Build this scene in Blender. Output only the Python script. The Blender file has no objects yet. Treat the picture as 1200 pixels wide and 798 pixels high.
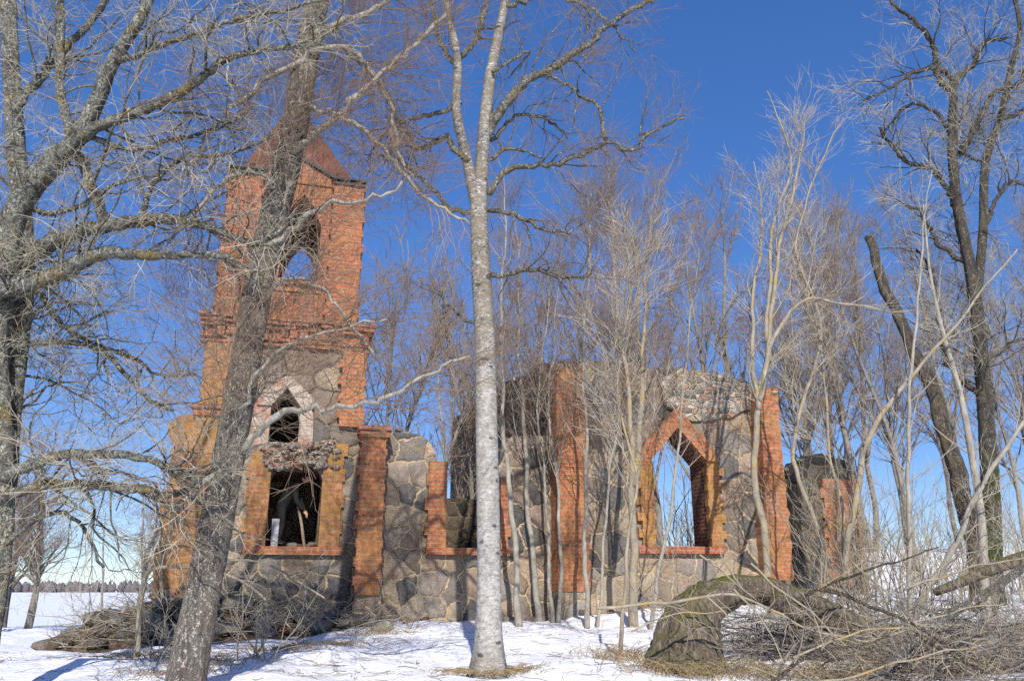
import bpy, bmesh, math, random
import numpy as np
from mathutils import Vector, Matrix, noise
from mathutils.geometry import delaunay_2d_cdt

# ------------------------------------------------------------------ camera, sky, sun
SC = bpy.context.scene
COL = SC.collection
FPX, CX, CY, HOR = 950.0, 600.0, 399.0, 690.0
PITCH = math.atan((HOR - CY) / FPX)
CAM = np.array([0.0, 0.0, 1.6])
cam = bpy.data.cameras.new("camera")
cam.sensor_width = 36.0
cam.lens = FPX / 1200 * 36.0
cam.clip_start, cam.clip_end = 0.1, 6000
camo = bpy.data.objects.new("camera", cam)
COL.objects.link(camo)
camo.location = CAM
camo.rotation_euler = (math.pi / 2 + PITCH, 0, 0)
SC.camera = camo

SUN_EL, SUN_AZ = math.radians(33), math.radians(-4.7)      # light travels away from the camera, a little to the left
world = bpy.data.worlds.new("World")
SC.world = world
world.use_nodes = True
wn = world.node_tree.nodes
wl = world.node_tree.links
wn.clear()
sky = wn.new("ShaderNodeTexSky")
sky.sky_type = 'NISHITA'
sky.sun_disc = False
sky.sun_elevation = SUN_EL
sky.sun_rotation = math.pi + SUN_AZ
sky.air_density, sky.dust_density, sky.ozone_density = 0.75, 0.1, 5.0
bg = wn.new("ShaderNodeBackground")
bg.inputs[1].default_value = 0.095
wo = wn.new("ShaderNodeOutputWorld")
m1 = wn.new("ShaderNodeVectorMath"); m1.operation = 'SCALE'; m1.inputs['Scale'].default_value = .1
gm = wn.new("ShaderNodeGamma"); gm.inputs[1].default_value = .62
hs = wn.new("ShaderNodeHueSaturation"); hs.inputs['Saturation'].default_value = 1.47; hs.inputs['Value'].default_value = 8.9; hs.inputs['Hue'].default_value = .517
wl.new(sky.outputs[0], m1.inputs[0]); wl.new(m1.outputs[0], gm.inputs[0]); wl.new(gm.outputs[0], hs.inputs['Color'])
wl.new(hs.outputs[0], bg.inputs[0])
wl.new(bg.outputs[0], wo.inputs[0])
sl = bpy.data.lights.new("sun", 'SUN')
sl.energy = 4.2
sl.angle = math.radians(0.5)
sl.color = (1.0, 0.95, 0.86)
so = bpy.data.objects.new("sun", sl)
COL.objects.link(so)
so.location = (2, -10, 20)
ldir = Vector((math.sin(SUN_AZ) * math.cos(SUN_EL), math.cos(SUN_AZ) * math.cos(SUN_EL), -math.sin(SUN_EL)))
so.rotation_euler = ldir.to_track_quat('-Z', 'Y').to_euler()
SC.view_settings.view_transform = 'Standard'
SC.view_settings.look = 'None'
SC.view_settings.exposure = 0.52
SC.view_settings.gamma = 1.0
SC.cycles.max_bounces = 6
SC.cycles.use_denoising = False

rng = np.random.default_rng(7)
random.seed(7)

# ------------------------------------------------------------------ places
FW = np.array([0, math.cos(PITCH), math.sin(PITCH)])
UP = np.array([0, -math.sin(PITCH), math.cos(PITCH)])
RT = np.array([1.0, 0, 0])

def ray(px, py):
    return FW + RT * (px - CX) / FPX + UP * (CY - py) / FPX

def at(px, py, Y):
    d = ray(px, py)
    return CAM + d * (Y / d[1])

def m_per_px(p):
    return float(np.dot(np.asarray(p) - CAM, FW)) / FPX

def sm(v):
    v = np.clip(v, 0, 1)
    return v * v * (3 - 2 * v)

def ground(x, y):
    x = np.asarray(x, float); y = np.asarray(y, float)
    z = np.interp(y, [-60, -10, 0, 9, 11, 18, 24, 60, 130, 4000], [-.4, -.1, .1, .60, .68, 1.0, .9, -.5, -1.0, -1.0])
    z = z - .40 * sm((-x - 2.5) / 4) * sm((y - 11) / 6) * sm((60 - y) / 30)
    z = z + .40 * sm(x / 8) * sm((y - 12) / 6) + 2.5 * sm((x - 4) / 10) * sm((y - 20) / 18)
    near = sm((60 - np.hypot(x, y)) / 40)
    z = z + near * (.035 * np.sin(x * 1.3 + .6 * y) + .03 * np.sin(y * 1.9 - x * .8 + 1) + .02 * np.sin(3.1 * x + 2.3 * y))
    return z

def ground_hit(px, py):
    d = ray(px, py)
    lo, hi = 3.0, 60.0
    for _ in range(60):
        mid = (lo + hi) / 2
        p = CAM + d * mid
        if p[2] > ground(p[0], p[1]): lo = mid
        else: hi = mid
    return CAM + d * lo

TH = math.radians(15)
OR = np.array([0.0, 18.0, 0.0])
DX = np.array([math.cos(TH), math.sin(TH), 0]); DI = np.array([-math.sin(TH), math.cos(TH), 0])

def loc(px, py, dep=0.0):
    """pixel -> (x, z) on the facade plane that lies dep metres behind the wall face"""
    d = ray(px, py)
    k = (np.dot(OR - CAM, DI) + dep) / np.dot(d, DI)
    p = CAM + d * k - OR
    return float(np.dot(p, DX)), float(p[2])

def wpt(x, y, z):
    return OR + DX * x + DI * y + np.array([0, 0, z])

# ------------------------------------------------------------------ objects
def link(o, parent=None):
    COL.objects.link(o)
    if parent is not None: o.parent = parent
    return o

def tag(o, label=None, cat=None, group=None, kind=None):
    if label: o['label'] = label
    if cat: o['category'] = cat
    if group: o['group'] = group
    if kind: o['kind'] = kind
    return o

def empty(name, location, label, cat, group=None, rz=0.0):
    o = bpy.data.objects.new(name, None)
    o.empty_display_size = .2
    o.location = location
    o.rotation_euler = (0, 0, rz)
    return tag(link(o), label, cat, group)

def copy_tree(o, parent=None):
    c = o.copy()
    COL.objects.link(c)
    c.parent = parent
    for ch in list(o.children): copy_tree(ch, c)
    return c

# ------------------------------------------------------------------ materials
class NT:
    def __init__(s, name, rough=.85):
        s.m = bpy.data.materials.new(name); s.m.use_nodes = True
        s.t = s.m.node_tree; s.N = s.t.nodes; s.L = s.t.links
        s.b = s.N['Principled BSDF']
        s.b.inputs['Roughness'].default_value = rough
        s.b.inputs['Specular IOR Level'].default_value = .25
    def n(s, typ, ins=None, **props):
        nd = s.N.new(typ)
        for k, v in props.items(): setattr(nd, k, v)
        for k, v in (ins or {}).items(): s.put(nd.inputs[k], v)
        return nd
    def put(s, sock, v):
        if isinstance(v, bpy.types.NodeSocket): s.L.new(v, sock)
        elif isinstance(v, (tuple, list)) and len(v) == 3 and sock.type == 'RGBA': sock.default_value = (*v, 1)
        else: sock.default_value = v
    def obj(s): return s.n('ShaderNodeTexCoord').outputs['Object']
    def uv(s): return s.n('ShaderNodeTexCoord').outputs['UV']
    def scale(s, v, sc): return s.n('ShaderNodeMapping', {0: v, 'Scale': sc}).outputs[0]
    def noise(s, v, sc, det=4, ro=.6, col=False):
        q = s.n('ShaderNodeTexNoise', {'Vector': v, 'Scale': sc, 'Detail': det, 'Roughness': ro})
        return q.outputs['Color' if col else 'Fac']
    def ramp(s, f, stops, interp='LINEAR'):
        q = s.n('ShaderNodeValToRGB', {0: f}); cr = q.color_ramp; cr.interpolation = interp
        while len(cr.elements) < len(stops): cr.elements.new(.5)
        for e, (p, c) in zip(cr.elements, stops):
            e.position = p
            e.color = (c, c, c, 1) if isinstance(c, (int, float)) else (*c, 1)
        return q.outputs[0]
    def mix(s, f, a, b, mode='MIX'):
        q = s.n('ShaderNodeMix', data_type='RGBA', blend_type=mode)
        s.put(q.inputs[0], f); s.put(q.inputs[6], a); s.put(q.inputs[7], b)
        return q.outputs[2]
    def math(s, op, a, b=0.0):
        q = s.n('ShaderNodeMath', operation=op); s.put(q.inputs[0], a); s.put(q.inputs[1], b)
        return q.outputs[0]
    def bump(s, h, dist, stren=1.0, prev=None):
        q = s.n('ShaderNodeBump', {'Height': h, 'Distance': dist, 'Strength': stren})
        if prev is not None: s.L.new(prev, q.inputs['Normal'])
        return q.outputs[0]
    def done(s, col, nor=None):
        s.put(s.b.inputs['Base Color'], col)
        if nor is not None: s.L.new(nor, s.b.inputs['Normal'])
        return s.m

def mat_snow():
    k = NT("snow", .55)
    k.b.inputs['Specular IOR Level'].default_value = .3
    o = k.obj()
    c = k.ramp(k.noise(o, 1.2, 5), [(.3, (.80, .81, .84)), (.7, (.90, .90, .91))])
    specks = k.ramp(k.noise(o, 38, 3, .7), [(.66, 0.0), (.73, 1.0)])
    patch = k.ramp(k.noise(o, .7, 4), [(.48, 0.0), (.62, .7)])
    c = k.mix(k.math('MULTIPLY', specks, patch), c, (.22, .17, .12))
    n1 = k.bump(k.noise(o, 2.2, 5, .6), .10)
    n2 = k.bump(k.noise(o, 16, 3, .55), .010, 1, n1)
    return k.done(c, n2)

def mat_stone(name, scale=2.1, mortar=(.46, .38, .27), tone=1.85, mw=.036, lich=.45):
    k = NT(name, .85)
    uv = k.uv()
    wob = k.n('ShaderNodeVectorMath', {0: k.noise(uv, 2.6, 4, .6, True), 1: (.5, .5, .5)}, operation='SUBTRACT').outputs[0]
    wob = k.n('ShaderNodeVectorMath', {0: wob, 'Scale': .30}, operation='SCALE').outputs[0]
    v = k.n('ShaderNodeVectorMath', {0: uv, 1: wob}, operation='ADD').outputs[0]
    vc = k.n('ShaderNodeTexVoronoi', {'Vector': v, 'Scale': scale, 'Randomness': .92}, voronoi_dimensions='2D')
    ve = k.n('ShaderNodeTexVoronoi', {'Vector': v, 'Scale': scale, 'Randomness': .92}, voronoi_dimensions='2D', feature='DISTANCE_TO_EDGE')
    rnd = k.n('ShaderNodeSeparateColor', {0: vc.outputs['Color']}).outputs
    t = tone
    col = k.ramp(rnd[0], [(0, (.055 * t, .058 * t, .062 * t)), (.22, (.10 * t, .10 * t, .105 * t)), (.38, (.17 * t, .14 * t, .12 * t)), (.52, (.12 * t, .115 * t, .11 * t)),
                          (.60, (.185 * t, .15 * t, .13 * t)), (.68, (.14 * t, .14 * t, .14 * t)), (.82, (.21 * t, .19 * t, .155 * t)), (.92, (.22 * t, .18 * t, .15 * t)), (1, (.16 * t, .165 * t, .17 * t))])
    col = k.mix(.55, col, k.ramp(k.noise(uv, 14, 6, .7), [(.3, .06 * t), (.52, .16 * t), (.7, .30 * t)]), 'SOFT_LIGHT')
    grain = k.ramp(k.noise(uv, 45, 3, .6), [(.35, .62), (.65, 1.25)])
    col = k.mix(1.0, col, grain, 'MULTIPLY')
    big = k.ramp(k.noise(uv, .55, 4, .6), [(.38, .72), (.62, 1.12)])
    lic = k.ramp(k.noise(uv, 3.2, 6, .7), [(.54, 0.0), (.66, lich)])
    col = k.mix(lic, col, (.30, .215, .085))
    edge = k.math('ADD', ve.outputs['Distance'], k.math('MULTIPLY', k.math('SUBTRACT', k.noise(uv, 9, 4, .7), .5), .09))
    mf = k.ramp(edge, [(mw * .55, 1.0), (mw * 1.5, 0.0)])
    mc = k.mix(k.ramp(k.noise(uv, 1.3, 4), [(.42, 0.0), (.62, .85)]), mortar, tuple(c * .60 for c in mortar))
    mf = k.math('MULTIPLY', mf, k.ramp(k.noise(uv, 2.3, 5, .7), [(.34, .60), (.50, 1.0)]))
    col = k.mix(mf, col, mc)
    col = k.mix(1.0, col, big, 'MULTIPLY')
    col = k.mix(1.0, col, (1.10, 1.0, .88), 'MULTIPLY')
    h = k.math('ADD', k.ramp(edge, [(0.0, 0.0), (.08, .45), (.2, .85), (.45, 1.0)]), k.math('MULTIPLY', k.noise(uv, 11, 6, .7), .75))
    h = k.math('ADD', h, k.math('MULTIPLY', rnd[1], k.ramp(edge, [(.03, 0.0), (.09, .5)])))
    return k.done(col, k.bump(h, .045, .9))

def mat_core(name, dark=1.0):
    """broken wall core: small field stones, lime mortar and brick ends"""
    k = NT(name, .9)
    uv = k.uv()
    wob = k.n('ShaderNodeVectorMath', {0: k.noise(uv, 5, 4, .6, True), 'Scale': .16}, operation='SCALE').outputs[0]
    v = k.n('ShaderNodeVectorMath', {0: uv, 1: wob}, operation='ADD').outputs[0]
    v = k.scale(v, (1, 1.7, 1))
    vc = k.n('ShaderNodeTexVoronoi', {'Vector': v, 'Scale': 5.2}, voronoi_dimensions='2D')
    ve = k.n('ShaderNodeTexVoronoi', {'Vector': v, 'Scale': 5.2}, voronoi_dimensions='2D', feature='DISTANCE_TO_EDGE')
    rnd = k.n('ShaderNodeSeparateColor', {0: vc.outputs['Color']}).outputs
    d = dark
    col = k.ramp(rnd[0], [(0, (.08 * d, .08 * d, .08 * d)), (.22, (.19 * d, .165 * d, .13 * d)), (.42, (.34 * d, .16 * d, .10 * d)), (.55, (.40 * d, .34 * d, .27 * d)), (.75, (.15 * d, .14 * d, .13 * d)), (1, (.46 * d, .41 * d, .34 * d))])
    col = k.mix(1.0, col, k.ramp(k.noise(uv, 25, 5, .7), [(.3, .55), (.7, 1.3)]), 'MULTIPLY')
    lic = k.ramp(k.noise(uv, 2.5, 5, .7), [(.5, 0.0), (.64, .6)])
    col = k.mix(lic, col, (.22 * d, .17 * d, .075 * d))
    mf = k.ramp(ve.outputs['Distance'], [(.02, 1.0), (.08, 0.0)])
    col = k.mix(mf, col, (.40 * d, .34 * d, .27 * d))
    h = k.math('ADD', k.ramp(ve.outputs['Distance'], [(0, 0.0), (.2, 1.0)]), k.noise(uv, 18, 5, .7))
    return k.done(col, k.bump(h, .07, 1.0))

def mat_brick(name, c1, c2, ochre, omix, lo=.42, hi=.60, lime=.25, soot=.35):
    k = NT(name, .88)
    uv = k.uv()
    wob = k.n('ShaderNodeVectorMath', {0: k.noise(uv, 6, 4, .65, True), 'Scale': .045}, operation='SCALE').outputs[0]
    v = k.n('ShaderNodeVectorMath', {0: uv, 1: wob}, operation='ADD').outputs[0]
    bt = k.n('ShaderNodeTexBrick', {'Vector': v, 'Color1': c1, 'Color2': c2, 'Mortar': (.33, .24, .16), 'Scale': 1.0, 'Mortar Size': .010,
                                    'Mortar Smooth': .35, 'Bias': 0.0, 'Brick Width': .27, 'Row Height': .088})
    worn = k.ramp(k.noise(uv, 2.1, 5, .7), [(.46, 0.0), (.66, .45)])
    col = k.mix(worn, bt.outputs['Color'], k.mix(k.noise(uv, 5, 6, .75), tuple(c * .55 for c in c2), tuple(min(1, c * 1.15) for c in c1)))
    col = k.mix(1.0, col, k.ramp(k.noise(uv, 9, 6, .75), [(.28, .38), (.5, .95), (.72, 1.45)]), 'MULTIPLY')
    of = k.ramp(k.noise(uv, 1.4, 6, .68), [(lo, 0.0), (hi, omix)])
    col = k.mix(of, col, k.mix(k.noise(uv, 16, 4, .7), tuple(c * .6 for c in ochre), ochre))
    gf = k.ramp(k.noise(uv, 4.2, 6, .75), [(.55, 0.0), (.66, .55)])
    col = k.mix(gf, col, (.20, .165, .115))
    lf = k.ramp(k.noise(k.scale(uv, (1, 2.2, 1)), 3.3, 6, .75), [(.60, 0.0), (.66, lime)])
    col = k.mix(lf, col, (.46, .38, .31))
    sf = k.ramp(k.noise(k.scale(uv, (1.6, .7, 1)), 1.3, 6, .7), [(.54, 0.0), (.70, soot)])
    col = k.mix(sf, col, (.05, .042, .035))
    n1 = k.bump(k.noise(uv, 14, 5, .7), .035, .8)
    n2 = k.bump(bt.outputs['Fac'], .03, -1.0, n1)
    return k.done(col, n2)

def mat_bark(name, c0, c1, c2, lichen=(.30, .31, .26), lf=.5, yellow=.0, sx=14.0, sz=2.6, bd=.03, moss=0.0, foot=0.0, crack=0.0, lt=.50):
    k = NT(name, .9)
    o = k.obj()
    f = k.noise(k.scale(o, (sx, sx, sz)), 1.0, 7, .68)
    col = k.ramp(f, [(.30, c0), (.50, c1), (.70, c2)])
    if crack:
        w = k.n('ShaderNodeVectorMath', {0: k.noise(o, 5, 6, .7, True), 'Scale': .34}, operation='SCALE').outputs[0]
        w = k.n('ShaderNodeVectorMath', {0: o, 1: w}, operation='ADD').outputs[0]
        e = k.n('ShaderNodeTexVoronoi', {'Vector': k.scale(w, (crack, crack, crack * .24)), 'Scale': 1.0}, feature='DISTANCE_TO_EDGE').outputs['Distance']
        cr_ = k.ramp(e, [(0.0, .55), (.08, .92), (.25, 1.1)])
        col = k.mix(1.0, col, cr_, 'MULTIPLY')
        f = k.math('ADD', k.math('MULTIPLY', f, .6), k.ramp(e, [(0.0, 0.0), (.25, .8)]))
    l1 = k.ramp(k.noise(o, 5.5, 6, .72), [(lt, 0.0), (lt + .10, lf)])
    l2 = k.ramp(k.noise(o, 34, 4, .7), [(.42, 0.0), (.55, 1.0)])
    col = k.mix(k.math('MULTIPLY', l1, l2), col, lichen)
    if yellow:
        y1 = k.ramp(k.noise(o, 2.8, 6, .75), [(.53, 0.0), (.60, yellow)])
        col = k.mix(y1, col, (.36, .24, .045))
    if moss:
        nz = k.n('ShaderNodeSeparateXYZ', {0: k.n('ShaderNodeNewGeometry').outputs['Normal']}).outputs[2]
        mf = k.math('MULTIPLY', k.ramp(nz, [(.45, 0.0), (.8, 1.0)]), k.ramp(k.noise(o, 3.0, 6, .7), [(.44, 0.0), (.56, moss)]))
        col = k.mix(mf, col, (.17, .18, .032))
    if foot:
        hz = k.n('ShaderNodeSeparateXYZ', {0: o}).outputs[2]
        mf = k.math('MULTIPLY', k.ramp(k.math('MULTIPLY', hz, .1), [(.25, foot), (.40, 0.0)]), k.ramp(k.noise(o, 2.2, 6, .7), [(.42, 0.0), (.54, 1.0)]))
        col = k.mix(mf, col, (.075, .095, .02))
    return k.done(col, k.bump(f, bd, 1.0))

def mat_birch():
    k = NT("birch_bark", .75)
    o = k.obj()
    base = k.ramp(k.noise(k.scale(o, (13, 13, 22)), 1.0, 7, .78), [(.34, (.20, .185, .17)), (.48, (.37, .35, .33)), (.66, (.55, .53, .50))])
    h = k.n('ShaderNodeSeparateXYZ', {0: o}).outputs[2]
    spots = k.ramp(k.noise(k.scale(o, (20, 20, 46)), 1.0, 6, .75), [(.47, 0.0), (.56, 1.0)])
    up = k.ramp(k.math('MULTIPLY', h, .1), [(.0, .75), (.05, .30), (.30, .40), (.50, .9), (.95, 1.0)])
    col = k.mix(k.math('MULTIPLY', spots, up), base, (.075, .065, .055))
    blot = k.ramp(k.noise(k.scale(o, (6, 6, 8)), 1.0, 7, .78), [(.43, 0.0), (.53, 1.0)])
    up2 = k.ramp(k.math('MULTIPLY', h, .1), [(.0, .95), (.045, .16), (.28, .30), (.46, .85), (.95, .9)])
    col = k.mix(k.math('MULTIPLY', blot, up2), col, (.19, .165, .12))
    sv = k.n('ShaderNodeTexVoronoi', {'Vector': k.scale(o, (3.2, 3.2, 5.5)), 'Scale': 1.0})
    sd = k.math('ADD', sv.outputs['Distance'], k.math('MULTIPLY', k.math('SUBTRACT', k.noise(o, 22, 4, .7), .5), .35))
    col = k.mix(k.ramp(sd, [(.10, .9), (.17, 0.0)]), col, (.05, .043, .038))
    lent = k.ramp(k.noise(k.scale(o, (7, 7, 60)), 1.0, 3, .6), [(.60, 0.0), (.66, .6)])
    col = k.mix(lent, col, (.12, .105, .09))
    return k.done(col, k.bump(k.noise(k.scale(o, (9, 9, 20)), 1, 5, .7), .02, .9))

def mat_plain(name, c, rough=.8, var=.3, sc=8.0, bd=.01):
    k = NT(name, rough)
    o = k.obj()
    f = k.noise(o, sc, 5, .65)
    col = k.ramp(f, [(.3, tuple(x * (1 - var) for x in c)), (.7, tuple(x * (1 + var) for x in c))])
    return k.done(col, k.bump(f, bd, .6))

def mat_rust():
    k = NT("rusty_sheet", .7)
    uv = k.uv()
    c = k.ramp(k.noise(uv, 2.4, 7, .7), [(.3, (.085, .032, .022)), (.5, (.15, .052, .034)), (.7, (.21, .10, .07))])
    bt = k.n('ShaderNodeTexBrick', {'Vector': uv, 'Color1': (1, 1, 1), 'Color2': (.85, .85, .85), 'Mortar': (.5, .5, .5), 'Scale': 1.0, 'Mortar Size': .012, 'Brick Width': .7, 'Row Height': 1.1})
    c = k.mix(1.0, c, bt.outputs['Color'], 'MULTIPLY')
    return k.done(c, k.bump(k.noise(uv, 6, 4), .03, .6))

M = {}
M['snow'] = mat_snow()
M['stone'] = mat_stone("field_stone")
M['stone_smooth'] = mat_stone("weathered_stone", 1.8, (.10, .09, .08), 1.75, .036, .3)
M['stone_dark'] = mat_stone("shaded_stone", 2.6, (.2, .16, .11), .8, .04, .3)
M['core'] = mat_core("wall_core", 1.3)
M['core_shaded'] = mat_core("shaded_wall_core", .42)  # darker copy of the core, the west wall's shade put into its colour
M['core_lime'] = mat_core("lime_wall_core", 1.7)
M['brick_or'] = mat_brick("orange_brick", (.43, .145, .06), (.31, .11, .056), (.40, .21, .06), .75, .46, .70)
M['brick_yel'] = mat_brick("ochre_brick", (.42, .17, .065), (.32, .125, .058), (.40, .225, .055), .78, .38, .62, .25, .5)
M['brick_red'] = mat_brick("red_brick", (.41, .125, .06), (.27, .08, .05), (.38, .18, .06), .65, .46, .66, .5, .65)
M['brick_dark'] = mat_brick('dark_reveal_brick', (.20, .065, .04), (.15, .05, .035), (.14, .10, .05), .5, .5, .7, .25, .7)  # window reveal, darker than the brick on the window front
M['brick_lime'] = mat_brick("limed_brick", (.37, .10, .065), (.28, .085, .06), (.50, .43, .35), .95, .40, .52, .7, .5)
M['rust'] = mat_rust()
M['tin'] = mat_plain("dark_tin", (.035, .033, .033), .6)
M['bark_old'] = mat_bark("old_lichen_bark", (.05, .044, .038), (.16, .142, .12), (.29, .265, .23), (.44, .455, .39), .95, .6, 17, 4.0, .05, crack=27, lt=.40)
M['bark_lean'] = mat_bark("furrowed_bark", (.13, .11, .092), (.33, .285, .24), (.50, .445, .38), (.48, .47, .41), .55, .2, 26, 4.5, .05, crack=30)
M['bark_oak'] = mat_bark("dark_rough_bark", (.06, .052, .045), (.14, .12, .10), (.23, .20, .165), (.24, .24, .19), .45, .15, 18, 3, .05, 0.0, .9, 24)
M['bark_pale'] = mat_bark("pale_smooth_bark", (.17, .15, .125), (.27, .245, .205), (.36, .335, .29), (.40, .40, .35), .5, .18, 9, 4, .01)
M['bark_tan'] = mat_bark("tan_lichen_bark", (.15, .125, .10), (.26, .22, .165), (.36, .31, .24), (.36, .36, .30), .4, .55, 9, 4, .01)
M['bark_snag'] = mat_bark('snag_bark', (.05, .042, .034), (.17, .14, .11), (.30, .255, .20), (.30, .28, .20), .4, .25, 20, 4.0, .06, crack=26)
M['bark_back'] = mat_bark("grey_brown_bark", (.11, .095, .08), (.20, .175, .15), (.29, .26, .22), (.33, .33, .28), .3, .05, 9, 4, .01)
M['bark_fallen'] = mat_bark("rotten_mossy_bark", (.045, .036, .028), (.20, .16, .115), (.42, .35, .27), (.30, .28, .22), .2, .1, 22, 3.2, .14, .95)
M['birch'] = mat_birch()
M['twig'] = mat_plain("grey_tan_twigs", (.36, .32, .245), .8, .35, 3)
M['twig_red'] = mat_plain("red_brown_twigs", (.235, .165, .115), .8, .35, 3)
M['twig_pale'] = mat_plain("pale_dead_twigs", (.42, .37, .295), .8, .35, 3)
M['twig_dark'] = mat_plain("dark_twigs", (.24, .195, .16), .8, .35, 3)
M['grass'] = mat_plain("dry_grass", (.30, .225, .125), .8, .4, 5)
M['litter'] = mat_plain("leaf_litter", (.12, .085, .055), .9, .5, 14, .04)
M['forest'] = mat_plain("far_forest", (.125, .108, .115), .9, .3, .02)
M['black_cloth'] = mat_plain("black_cloth", (.012, .012, .013), .85, .3, 12)
M['dark_trousers'] = mat_plain("dark_trousers", (.018, .019, .023), .85, .3, 12)
M['skin'] = mat_plain("skin", (.46, .25, .18), .55, .08, 10)
M['hair'] = mat_plain("hair", (.03, .022, .018), .8)
M['white_board'] = mat_plain("grey_white_board", (.34, .34, .36), .6, .55, 9)
M['wood'] = mat_plain("weathered_wood", (.24, .18, .12), .8, .35, 14)

# ------------------------------------------------------------------ tubes in bulk
class NM:
    def __init__(s): s.V, s.F, s.MI, s.n = [], [], [], 0
    def add(s, V, F, mi=0):
        s.V.append(np.asarray(V, float).reshape(-1, 3)); s.F.append(np.asarray(F, np.int64).reshape(-1, 4) + s.n)
        s.MI.append(np.full(len(s.F[-1]), mi, np.int32)); s.n += len(s.V[-1])
    def tubes(s, P, R, sides=3, mi=0):
        """P (N,n,3); R (N,n) or (N,n,sides)"""
        P = np.asarray(P, float); R = np.asarray(R, float)
        if len(P) == 0: return
        N, n = P.shape[:2]
        T = np.gradient(P, axis=1)
        T /= np.linalg.norm(T, axis=2, keepdims=True) + 1e-9
        mean = P[:, -1] - P[:, 0]
        mean /= np.linalg.norm(mean, axis=1, keepdims=True) + 1e-9
        ref = np.where(np.abs(mean[:, 2:3]) > .75, np.array([[0.3, 1.0, 0]]), np.array([[0, 0.15, 1.0]]))
        Uv = np.cross(T, ref[:, None, :]); Uv /= np.linalg.norm(Uv, axis=2, keepdims=True) + 1e-9
        W = np.cross(T, Uv)
        a = np.arange(sides) * 2 * math.pi / sides
        if R.ndim == 2: R = np.repeat(R[:, :, None], sides, 2)
        V = P[:, :, None, :] + R[..., None] * (np.cos(a)[None, None, :, None] * Uv[:, :, None, :] + np.sin(a)[None, None, :, None] * W[:, :, None, :])
        idx = np.arange(N * n * sides).reshape(N, n, sides)
        A = idx[:, :-1]; B = idx[:, 1:]
        F = np.stack([A, np.roll(A, -1, 2), np.roll(B, -1, 2), B], -1)
        s.add(V, F, mi)
    def build(s, name, mats, parent=None, origin=(0, 0, 0)):
        V = np.concatenate(s.V) - np.asarray(origin, float); F = np.concatenate(s.F); MI = np.concatenate(s.MI)
        me = bpy.data.meshes.new(name)
        me.vertices.add(len(V)); me.vertices.foreach_set('co', V.astype(np.float32).ravel())
        me.loops.add(F.size); me.loops.foreach_set('vertex_index', F.astype(np.int32).ravel())
        me.polygons.add(len(F))
        me.polygons.foreach_set('loop_start', np.arange(0, F.size, 4, dtype=np.int32))
        me.polygons.foreach_set('material_index', MI)
        me.polygons.foreach_set('use_smooth', np.ones(len(F), bool))
        me.update(calc_edges=True)
        for m in (mats if isinstance(mats, (list, tuple)) else [mats]): me.materials.append(m)
        o = bpy.data.objects.new(name, me)
        return link(o, parent)

def spline(pts, vals, step):
    """Catmull-Rom through pts with a value each, resampled evenly"""
    pts = np.asarray(pts, float); vals = np.asarray(vals, float)
    q = np.vstack([2 * pts[0] - pts[1], pts, 2 * pts[-1] - pts[-2]])
    out, ov = [], []
    for i in range(len(pts) - 1):
        L = np.linalg.norm(pts[i + 1] - pts[i])
        m = max(2, int(math.ceil(L / step)))
        t = np.arange(m) / m
        p0, p1, p2, p3 = q[i], q[i + 1], q[i + 2], q[i + 3]
        t = t[:, None]
        out.append(.5 * (2 * p1 + (p2 - p0) * t + (2 * p0 - 5 * p1 + 4 * p2 - p3) * t ** 2 + (3 * p1 - p0 - 3 * p2 + p3) * t ** 3))
        ov.append(vals[i] + (vals[i + 1] - vals[i]) * t[:, 0])
    out.append(pts[-1:]); ov.append(vals[-1:])
    return np.vstack(out), np.concatenate(ov)

def trunk_tube(nm, P, R, sides=16, rough=.06, mi=0, r=rng, flare=0.0, cap=True):
    n = len(P)
    a = np.arange(sides) * 2 * math.pi / sides
    L = np.concatenate([[0], np.cumsum(np.linalg.norm(np.diff(P, axis=0), axis=1))])
    RR = np.repeat(R[:, None], sides, 1)
    mod = np.zeros((n, sides))
    for k, am, fz in ((2, 1, .6), (3, .8, 1.1), (4, .6, 1.9), (6, .45, 3.2), (9, .3, 5.5)):
        mod += am * np.sin(k * a[None] + r.uniform(0, 6.28) + np.sin(L[:, None] * fz + r.uniform(0, 6.28)) * 1.3)
    mod += r.normal(0, .55, (n, sides))
    RR = RR * (1 + rough * mod)
    if flare:
        RR = RR * (1 + flare * np.exp(-L[:, None] / .28) * (1 + .35 * np.sin(5 * a[None] + 1)))
    if cap:
        P = np.vstack([P[:1] - (P[1] - P[0]) * .05, P]); RR = np.vstack([np.full((1, sides), 1e-4), RR])
        P = np.vstack([P, P[-1:] + (P[-1] - P[-2]) / (np.linalg.norm(P[-1] - P[-2]) + 1e-9) * R[-1] * .3]); RR = np.vstack([RR, np.full((1, sides), 1e-4)])
    nm.tubes(P[None], RR[None], sides, mi)

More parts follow.
